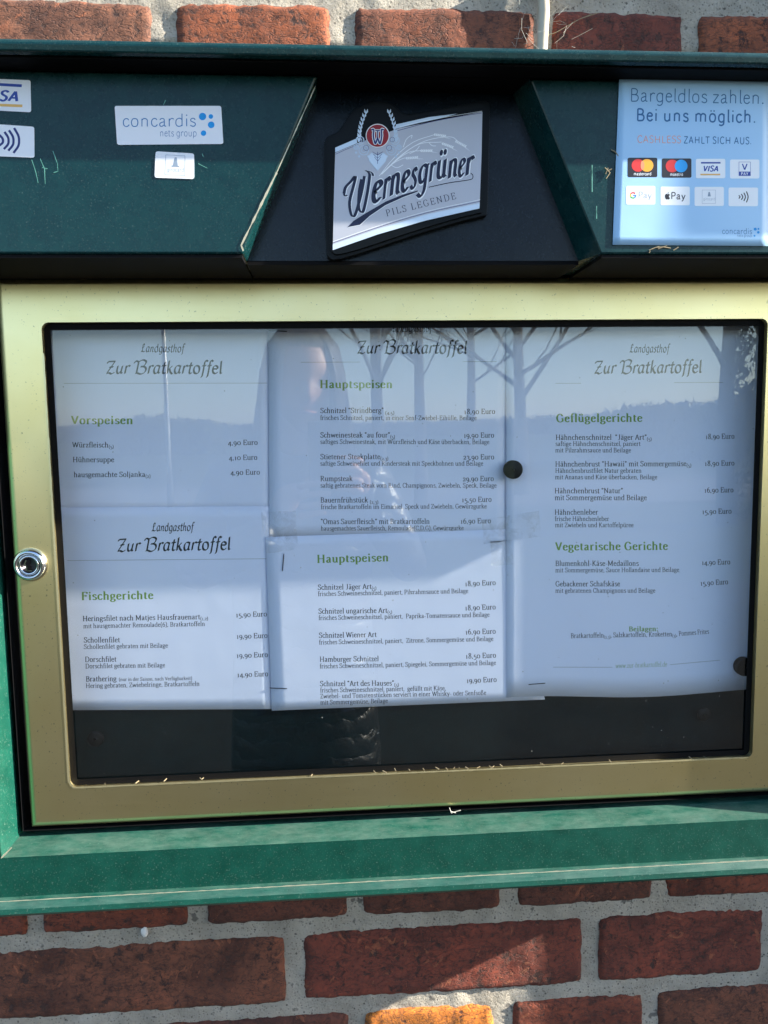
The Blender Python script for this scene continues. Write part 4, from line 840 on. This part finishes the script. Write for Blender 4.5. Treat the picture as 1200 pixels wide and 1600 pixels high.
straw([[(1014, 391), (1024, 387), (1036, 386), (1048, 388)], [(1018, 389), (1030, 385)], [(1028, 389), (1042, 384)], [(1052, 391), (1060, 386)], [(1016, 392), (1014, 395)]], FY - .001, 'pale straw bits caught below the cashless payment poster')
straw([[(945, 262), (953, 270), (947, 279)], [(950, 262), (946, 272)], [(947, 268), (956, 264)], [(955, 234), (962, 238), (966, 244)]], FY - .001, 'pale web tuft beside the left edge of the blue poster')
straw([[(702, 1262), (705, 1270), (720, 1266)], [(703, 1265), (706, 1271)], [(705, 1268), (712, 1270)]], -.004, 'white web tuft on the green sill below the gold frame', .00035, 'web')
straw([[(840, 62), (870, 50), (905, 30), (935, 20)], [(905, 30), (925, 22)]], WY - .004, 'long straw lying across the brick right of the cable', .00028)
pb = unp(226, 1456, WY + .001)
bm = bmesh.new(); bmesh.ops.create_icosphere(bm, subdivisions=2, radius=.0048)
for vv in bm.verts: vv.co = Vector((vv.co.x * .8, vv.co.y * .6, vv.co.z * 1.1)) * (1 + .25 * noise.noise(vv.co * 300)); vv.co += Vector(pb)
me = bpy.data.meshes.new('pebble'); bm.to_mesh(me); bm.free(); me.materials.append(M['pebble']); o = bpy.data.objects.new('pebble', me); COL.objects.link(o)
tag(o, 'white quartz pebble set in the mortar joint under the case', 'pebble')
k = MB(); k.tube([(.592, .042, .0), (.592, .042, 2.45)], .04, 28)  # unseen pipe, added to cast the right edge of the brick sun patch
dp = k.build('shade_pipe', M['pipe'], None, True); tag(dp, 'grey zinc pipe added out of view right of the case to shade the bricks', 'shade_pipe')
for z in (.7, 2.1): k = MB(); k.tube([(.592, .042, z), (.592, .042, z + .03)], .0425, 28); k.box((.583, .07, z), (.601, WY + .01, z + .03)); k.build('pipe_clip', M['pipe'], dp)

P_ = []
for cx, cz, a0 in ((1.138, 2.038, 0), (.760, 2.038, 90), (.760, 1.916, 180), (1.138, 1.916, 270)): P_ += [(cx + .012 * math.cos(math.radians(a0 + t)), cz + .012 * math.sin(math.radians(a0 + t))) for t in range(0, 91, 15)]
ob = MB().prism(P_[::-1], -.184, -.176).build('shadow_board', M['pipe'], None); tag(ob, 'small grey rounded board on two brackets, added out of view to shade the poster corner', 'board')  # unseen board, added so its rounded shadow falls on the poster
for x in (.82, 1.08): MB().box((x, -.176, 1.97), (x + .015, WY + .01, 1.985)).build('bracket', M['pipe'], ob)
# ------------------------------------------------------------------ the place behind the camera (seen mirrored in the glass)
def ground_mat(name, c0, c1, sc):
    k = NT(name); co = k.coord(); k.p(Base_Color=k.ramp(k.noise(co, sc, 6, .65), [(.3, c0), (.7, c1)]), Roughness=.95, Specular_IOR_Level=.08); return k.m
def flat(name, x0, x1, y0, y1, z, mat, nx=1, ny=1):
    v = []; f = []
    for j in range(ny + 1):
        for i in range(nx + 1):
            v.append((x0 + (x1 - x0) * i / nx, y0 + (y1 - y0) * j / ny, z))
    for j in range(ny):
        for i in range(nx): a = j * (nx + 1) + i; f.append((a, a + 1, a + nx + 2, a + nx + 1))
    return tag(mk(name, v, f, mat), kind='structure')
flat('ground', -600, 600, -900, 300, -.02, ground_mat('meadow_grass', (.014, .024, .008), (.032, .042, .015), .6))
flat('pavement', -30, 30, -6.5, 2, 0, ground_mat('paving', (.022, .021, .020), (.040, .038, .035), 3))
flat('road', -400, 400, -22, -14.5, .0, ground_mat('asphalt', (.09, .09, .095), (.13, .13, .135), 2))
M['bark'] = plain('bark', (.045, .036, .028), .9, 0, .4)
M['twig'] = plain('twig_bark', (.05, .038, .03), .9)
def mirror_x(px, d): return CAM[0] + (px - 516.4) / 1200. * (d + .663)
def bare_tree(name, label, x, y, h, r, seed, lean=0., spread=.5, levels=6, nl=6):
    rr = random.Random(seed); t = thing(name, label, 'tree', 'bare roadside trees'); t.location = (x, y, 0)
    tr = MB(); br = MB(); tw = MB()
    def grow(p, d, ln, rad, lv):
        n = 4; P = [p]; Rr = [rad]
        for i in range(n):
            d = (d + Vector((rr.uniform(-1, 1), rr.uniform(-1, 1), rr.uniform(-.3, .7))) * .16).normalized(); P.append(P[-1] + d * ln / n); Rr.append(max(.008, rad * (1 - .38 * (i + 1) / n)))
        (br if lv > 3 else tw).tube(P, Rr, 5 if lv > 3 else 3, False)
        if lv == 0: return
        for c in range(rr.choice((2, 3, 3))):
            ax = Vector((rr.uniform(-1, 1), rr.uniform(-1, 1), rr.uniform(-.1, .5))).normalized(); nd = (d + ax * spread * rr.uniform(.8, 1.6)).normalized()
            i = rr.choice((1, 2, 3, 4, 4)); grow(P[i], nd, ln * rr.uniform(.58, .85), Rr[i] * rr.uniform(.5, .72), lv - 1)
    P = []; Rr = []; H = h * 3.2
    for i in range(9):
        u = i / 8; P.append(Vector((lean * u * H + .06 * math.sin(u * 7 + seed), .05 * math.cos(u * 5 + seed), u * H))); Rr.append(r * (1.25 - .25 * min(1, u * 6)) * (1 - .8 * u))
    tr.tube(P, Rr, 10, False)
    for c in range(nl * 2):
        u = h / H * .75 + (1 - h / H * .75) * c / (nl * 2); a = rr.uniform(0, 6.283); q = u * 8; i = min(7, int(q)); p = P[i].lerp(P[i + 1], q - i)
        grow(p, Vector((math.cos(a), math.sin(a), rr.uniform(.5, 1.3))).normalized(), h * rr.uniform(.5, .8) * (1.2 - .6 * u), r * (1 - .75 * u) * rr.uniform(.3, .5), levels - 2)
    tr.build('trunk', M['bark'], t, True); br.build('branches', M['bark'], t, True); tw.build('twigs', M['twig'], t)
    return t
bare_tree('bare_tree', 'slim bare tree forking low, mirrored in the pane behind the middle sheet heading', mirror_x(600, 13), -13, 2.7, .13, 3, -.03, .5, 6, 10)
bare_tree('bare_tree', 'straight bare tree right beside the forked one, mirrored above Hauptspeisen', mirror_x(652, 14), -14, 2.8, .12, 8, .03, .5, 6, 10)
bare_tree('bare_tree', 'bare tree with fan of rising limbs, mirrored above the magnet between the sheets', mirror_x(815, 17), -17, 2.9, .16, 14, 0, .5, 6, 12)
bare_tree('bare_tree', 'thick bare tree with ivy, mirrored at the right end of the pane', mirror_x(1162, 11), -11, 2.3, .15, 22, -.03, .7, 6, 9)
bare_tree('bare_tree', 'distant bare tree mirrored faintly between the sheets and the fan shaped tree', mirror_x(735, 30), -30, 4.5, .2, 31)
# street lamp pole
lp = thing('street_lamp', 'slim grey street lamp pole mirrored in the left part of the pane', 'street lamp'); lp.location = (mirror_x(268, 15), -15, 0)
k = MB(); k.tube([(0, 0, 0), (0, 0, 1), (0, 0, 7.2)], [.08, .05, .035], 10); k.build('pole', M['pipe'], lp, True)
k = MB(); k.tube([(0, 0, 7.1), (.1, 0, 7.4), (.9, 0, 7.5)], .03, 8); k.build('arm', M['pipe'], lp, True)
k = MB(); k.tube([(.8, 0, 7.5), (1.0, 0, 7.5), (1.5, 0, 7.48)], [.05, .12, .06], 10); k.build('lamp_head', M['pipe'], lp, True)
# far tree line and hedge
def twigmass(name, label, cat, pts, seed, mat, n, s, kind=None):
    rr = random.Random(seed); V = []; F = []
    for i in range(n):
        a = rr.random() * (len(pts) - 1); q = int(a); t = a - q; P = [pts[q][k] * (1 - t) + pts[q + 1][k] * t for k in range(4)]
        u = rr.random(); th = rr.uniform(0, 6.28); rad = P[3] * math.sqrt(rr.random()) * (1.1 - u * .6)
        c = Vector((P[0] + rad * math.cos(th), P[1] + rad * math.sin(th) * .6, P[2] * u * (1 + .25 * noise.noise(Vector((P[0] * .25 + seed, u, 0)))))); m_ = len(V)
        for _ in range(3): V.append(c + Vector((rr.gauss(0, s), rr.gauss(0, s), rr.gauss(0, s * 1.3))))
        F.append((m_, m_ + 1, m_ + 2))
    return tag(mk(name, V, F, mat), label, cat, None, kind)
M['wood'] = plain('haze_paled_foliage', (.13, .14, .13), .9); M['hedge'] = plain('hedge_foliage', (.035, .05, .022), .9)  # far trees paled: distance haze is put into their colour
twigmass('far_wood', 'hazy dark tree line on the horizon mirrored in the pane', 'wood', [(-260, -240, 5, 4), (-90, -240, 3, 4), (-60, -240, 6, 4), (-20, -240, 3.5, 4), (30, -240, 4, 4), (90, -240, 6, 4), (270, -240, 5, 4)], 4, M['wood'], 30000, .55, 'stuff')
twigmass('bush', 'round bush on the far roadside mirrored under the lamp pole', 'bush', [(mirror_x(225, 60), -60, 2.6, 2), (mirror_x(330, 60), -60, 2.4, 2)], 6, M['hedge'], 2500, .22)
twigmass('hedge', 'dark hedge beside the thick tree mirrored at the right of the pane', 'hedge', [(mirror_x(960, 34), -34, 2.1, 1.5), (mirror_x(1060, 34), -34, 2.5, 1.5), (mirror_x(1230, 34), -34, 3.0, 1.5)], 9, M['hedge'], 6000, .11)
twigmass('ivy', 'ivy on the upper trunk of the thick tree mirrored at the right', 'ivy', [(mirror_x(1168, 10.9), -10.9, 3.4, .16), (mirror_x(1190, 10.9), -10.9, 3.6, .3)], 12, M['hedge'], 900, .035)

# ------------------------------------------------------------------ the photographer, mirrored in the pane
M['skin'] = plain('skin', (.55, .30, .21), .5, 0, 0, Subsurface_Weight=.1, Subsurface_Radius=(.01, .004, .002)); M['hairm'] = plain('dark_brown_hair', (.022, .012, .008), .5)
k = NT('dark_grey_puffer_fabric'); wv = k.n('TexWave', wave_type='BANDS', bands_direction='Z', wave_profile='SIN'); k.set(wv.inputs['Vector'], k.coord()); wv.inputs['Scale'].default_value = 7.; wv.inputs['Distortion'].default_value = 5.; wv.inputs['Detail'].default_value = 3; wv.inputs['Detail Scale'].default_value = 3
k.p(Base_Color=(.018, .019, .024, 1), Roughness=.38); k.bump(k.math('ADD', k.math('POWER', wv.outputs['Fac'], .35), k.math('MULTIPLY', k.noise(k.coord(), 22, 4), .5)), .45, .012); M['jacket'] = k.m

M['trouser'] = plain('blue_jeans', (.03, .045, .09), .8); M['shoe'] = plain('shoe_leather', (.02, .02, .02), .5)
PX, PYY = -.150, -1.13
per = thing('person', 'photographer in dark puffer jacket with long brown hair, holding a phone, mirrored in the glass', 'person'); per.location = (PX, PYY, 0)
def skin(name, pts, edges, rad, mat, lv=2, root=0, parent=None):
    me = bpy.data.meshes.new(name); me.from_pydata([tuple(p) for p in pts], edges, []); me.materials.append(mat)
    o = bpy.data.objects.new(name, me); COL.objects.link(o); o.parent = parent or per
    sm = o.modifiers.new('skin', 'SKIN'); sm.use_smooth_shade = True; sb = o.modifiers.new('sub', 'SUBSURF'); sb.levels = lv; sb.render_levels = lv
    for i, r in enumerate(rad): me.skin_vertices[0].data[i].radius = (r, r * .8) if not hasattr(r, '__len__') else r
    for i in range(len(pts)): me.skin_vertices[0].data[i].use_root = (i == root)
    return o
ph = Vector((CAM[0] - .002 - PX, CAM[1] - .0095 - PYY, CAM[2] - .058))      # phone centre in the person's frame
RW = ph + Vector((.050, -.035, -.055)); LW = ph + Vector((-.085, -.045, -.085))
B = [(0, 0, .48), (0, 0, 1.08), (0, .01, 1.25), (0, .0, 1.40), (0, .01, 1.475), (.17, 0, 1.405), (-.17, 0, 1.405), (.255, .06, 1.19), (-.255, .06, 1.19), tuple(RW + Vector((.03, -.05, -.045))), tuple(LW + Vector((-.03, -.05, -.045)))]
skin('jacket', B, [(0, 1), (1, 2), (2, 3), (3, 4), (3, 5), (3, 6), (5, 7), (6, 8), (7, 9), (8, 10)], [(.215, .15), (.175, .125), (.185, .135), (.15, .11), (.07, .065), .075, .075, .058, .058, .042, .042], M['jacket'])
skin('trousers', [(0, 0, .95), (.095, 0, .86), (.105, .01, .48), (.11, -.01, .1), (-.095, 0, .86), (-.105, .01, .48), (-.11, -.01, .1)], [(0, 1), (1, 2), (2, 3), (0, 4), (4, 5), (5, 6)], [(.13, .10), .1, .07, .055, .1, .07, .055], M['trouser'])
for s_ in (1, -1): skin('shoe', [(.11 * s_, -.05, .05), (.11 * s_, .05, .05), (.12 * s_, .16, .035)], [(0, 1), (1, 2)], [.045, .045, .035], M['shoe'])
# head
bm = bmesh.new(); bmesh.ops.create_uvsphere(bm, u_segments=40, v_segments=32, radius=1)
for vv in bm.verts:
    x, y, z = vv.co; X, Y_, Z_ = x * .073, y * .092, z * .115
    if z < 0: X *= 1 - .32 * z * z; Y_ *= 1 - .15 * z * z
    g = lambda cx, cz, s, sz: math.exp(-((x - cx) ** 2) / s ** 2 - ((z - cz) ** 2) / sz ** 2) if y > 0 else 0
    Y_ += .026 * g(0, -.16, .13, .17) + .008 * g(0, -.5, .25, .08) + .008 * g(0, -.78, .3, .15) - .010 * g(.38, .06, .2, .13) - .010 * g(-.38, .06, .2, .13) - .004 * g(0, -.56, .3, .03)
    vv.co = (X, Y_, Z_)
for f_ in bm.faces: f_.smooth = True
hd = bpy.data.meshes.new('head'); bm.to_mesh(hd); bm.free(); hd.materials.append(M['skin']); ho = bpy.data.objects.new('head', hd); COL.objects.link(ho); ho.parent = per
HC = Vector((.015, .055, 1.625)); ho.location = HC; ho.rotation_euler = (math.radians(-12), 0, math.radians(-8))
skin('neck', [(0, .0, 1.44), (.008, .02, 1.52), (.012, .035, 1.58)], [(0, 1), (1, 2)], [.06, .052, .05], M['skin'])
for s_ in (1, -1):
    v, f = lathe([(.0001, .0), (.009, .001), (.011, .005)], (s_ * .028, .078, .006), 14); mk('eye', v, f, M['white'], ho, True)
    v, f = lathe([(.0001, .0), (.0045, .0006)], (s_ * .028, .0815, .006), 12); v = [(a, .163 - b, c) for a, b, c in v]; mk('iris', v, f, M['signink'], ho, True)
    bm = MB(); bm.tube([(s_ * .072, -.005, -.035), (s_ * .078, -.01, -.01), (s_ * .080, -.018, .015), (s_ * .072, -.012, .02)], [.006, .008, .008, .005], 8); bm.build('ear', M['skin'], ho, True)
k = MB(); k.tube([(-.022, .088, -.058), (0, .096, -.055), (.022, .088, -.058)], [.001, .0055, .001], 8); k.build('lips', plain('lips', (.45, .14, .12), .45), ho, True)
# hair: shell plus long strands
k = MB(); rr = random.Random(4)
for i in range(420):
    a = rr.uniform(-2.45, 2.45) - math.pi / 2; s0 = Vector((rr.uniform(-.012, .012), rr.uniform(-.03, .04), .122)); P = []
    for t in np.linspace(0, 1, 9):
        if t < .4: th = t / .4 * math.pi / 2; p = Vector((math.cos(a) * .088 * math.sin(th), math.sin(a) * .104 * math.sin(th), .126 * math.cos(th)))
        else: q = (t - .4) / .6; p = Vector((math.cos(a) * (.088 + .035 * q), math.sin(a) * (.104 + .01 * q), -q * .30 * (.8 + .2 * math.sin(i))))
        P.append(p + Vector((rr.uniform(-.004, .004), rr.uniform(-.004, .004), 0)))
    k.tube(P, [.004, .006, .007, .007, .007, .006, .005, .004, .002], 4, False)
n_ = 24
for j in range(12):
    for i in range(n_):
        th0, th1 = j * math.pi / 26, (j + 1) * math.pi / 26; a0, a1 = 2 * math.pi * i / n_, 2 * math.pi * (i + 1) / n_
        if math.sin((a0 + a1) / 2) > .35 and th1 > 1.02: continue
        k.add([(math.cos(a) * .084 * math.sin(t), math.sin(a) * .100 * math.sin(t) + .004, .124 * math.cos(t)) for t, a in ((th0, a0), (th1, a0), (th1, a1), (th0, a1))], [(0, 1, 2, 3)])
hr = k.build('hair', M['hairm'], per, True); hr.location = HC + Vector((0, -.012, .004)); hr.rotation_euler = (math.radians(-6), 0, math.radians(-8)); hr['kind'] = 'stuff'
# hands with five fingers each, closing on the phone
def hand(s, wr, side):
    """palm at the edge of the phone, fingers across its back (towards the wall), thumb on the screen"""
    ex_ = ph.x + s * .038; z0 = wr.z + .035; pf = ph.y + .0095; pb_ = ph.y - .016
    pts = [tuple(wr), tuple(wr + Vector((-s * .004, .014, .03))), (ex_ + s * .013, ph.y - .004, z0 + .012)]
    skin('hand', pts, [(0, 1), (1, 2)], [(.024, .018), (.028, .016), (.024, .013)], M['skin'])
    for i, (dz, ln) in enumerate(((.030, .058), (.012, .064), (-.006, .060), (-.022, .048))):
        zz = z0 + dz
        if side == 'l': zz -= .012
        P = [(ex_ + s * .014, ph.y - .002, zz - .003), (ex_ + s * .012, pf + .004, zz), (ex_ - s * ln * .35, pf + .006, zz + .004), (ex_ - s * ln * .62, pf + .0015, zz + .003)]
        skin('finger', P, [(0, 1), (1, 2), (2, 3)], [.0085, .0082, .0074, .0062], M['skin'])
    P = [(ex_ + s * .014, ph.y - .014, z0 - .01), (ex_ + s * .006, pb_ - .006, z0 + .016), (ex_ - s * .012, pb_ - .003, z0 + .034), (ex_ - s * .020, pb_ + .001, z0 + .040)]
    skin('thumb', P, [(0, 1), (1, 2), (2, 3)], [.0115, .0105, .009, .0075], M['skin'])
hand(1, RW, 'r'); hand(-1, LW, 'l')
# phone
pn = thing('phone', 'dark smartphone held upright by the photographer', 'phone'); pc = ph + Vector((PX, PYY, 0)); pn.location = pc
k = MB(); k.box((-.037, -.004, -.079), (.037, .004, .079)); bevel(k.build('phone_body', M['signblack'], pn), .003, 3)
k = MB(); k.box((-.034, -.0044, -.075), (.034, -.00405, .075)); k.build('screen', M['recess'], pn)
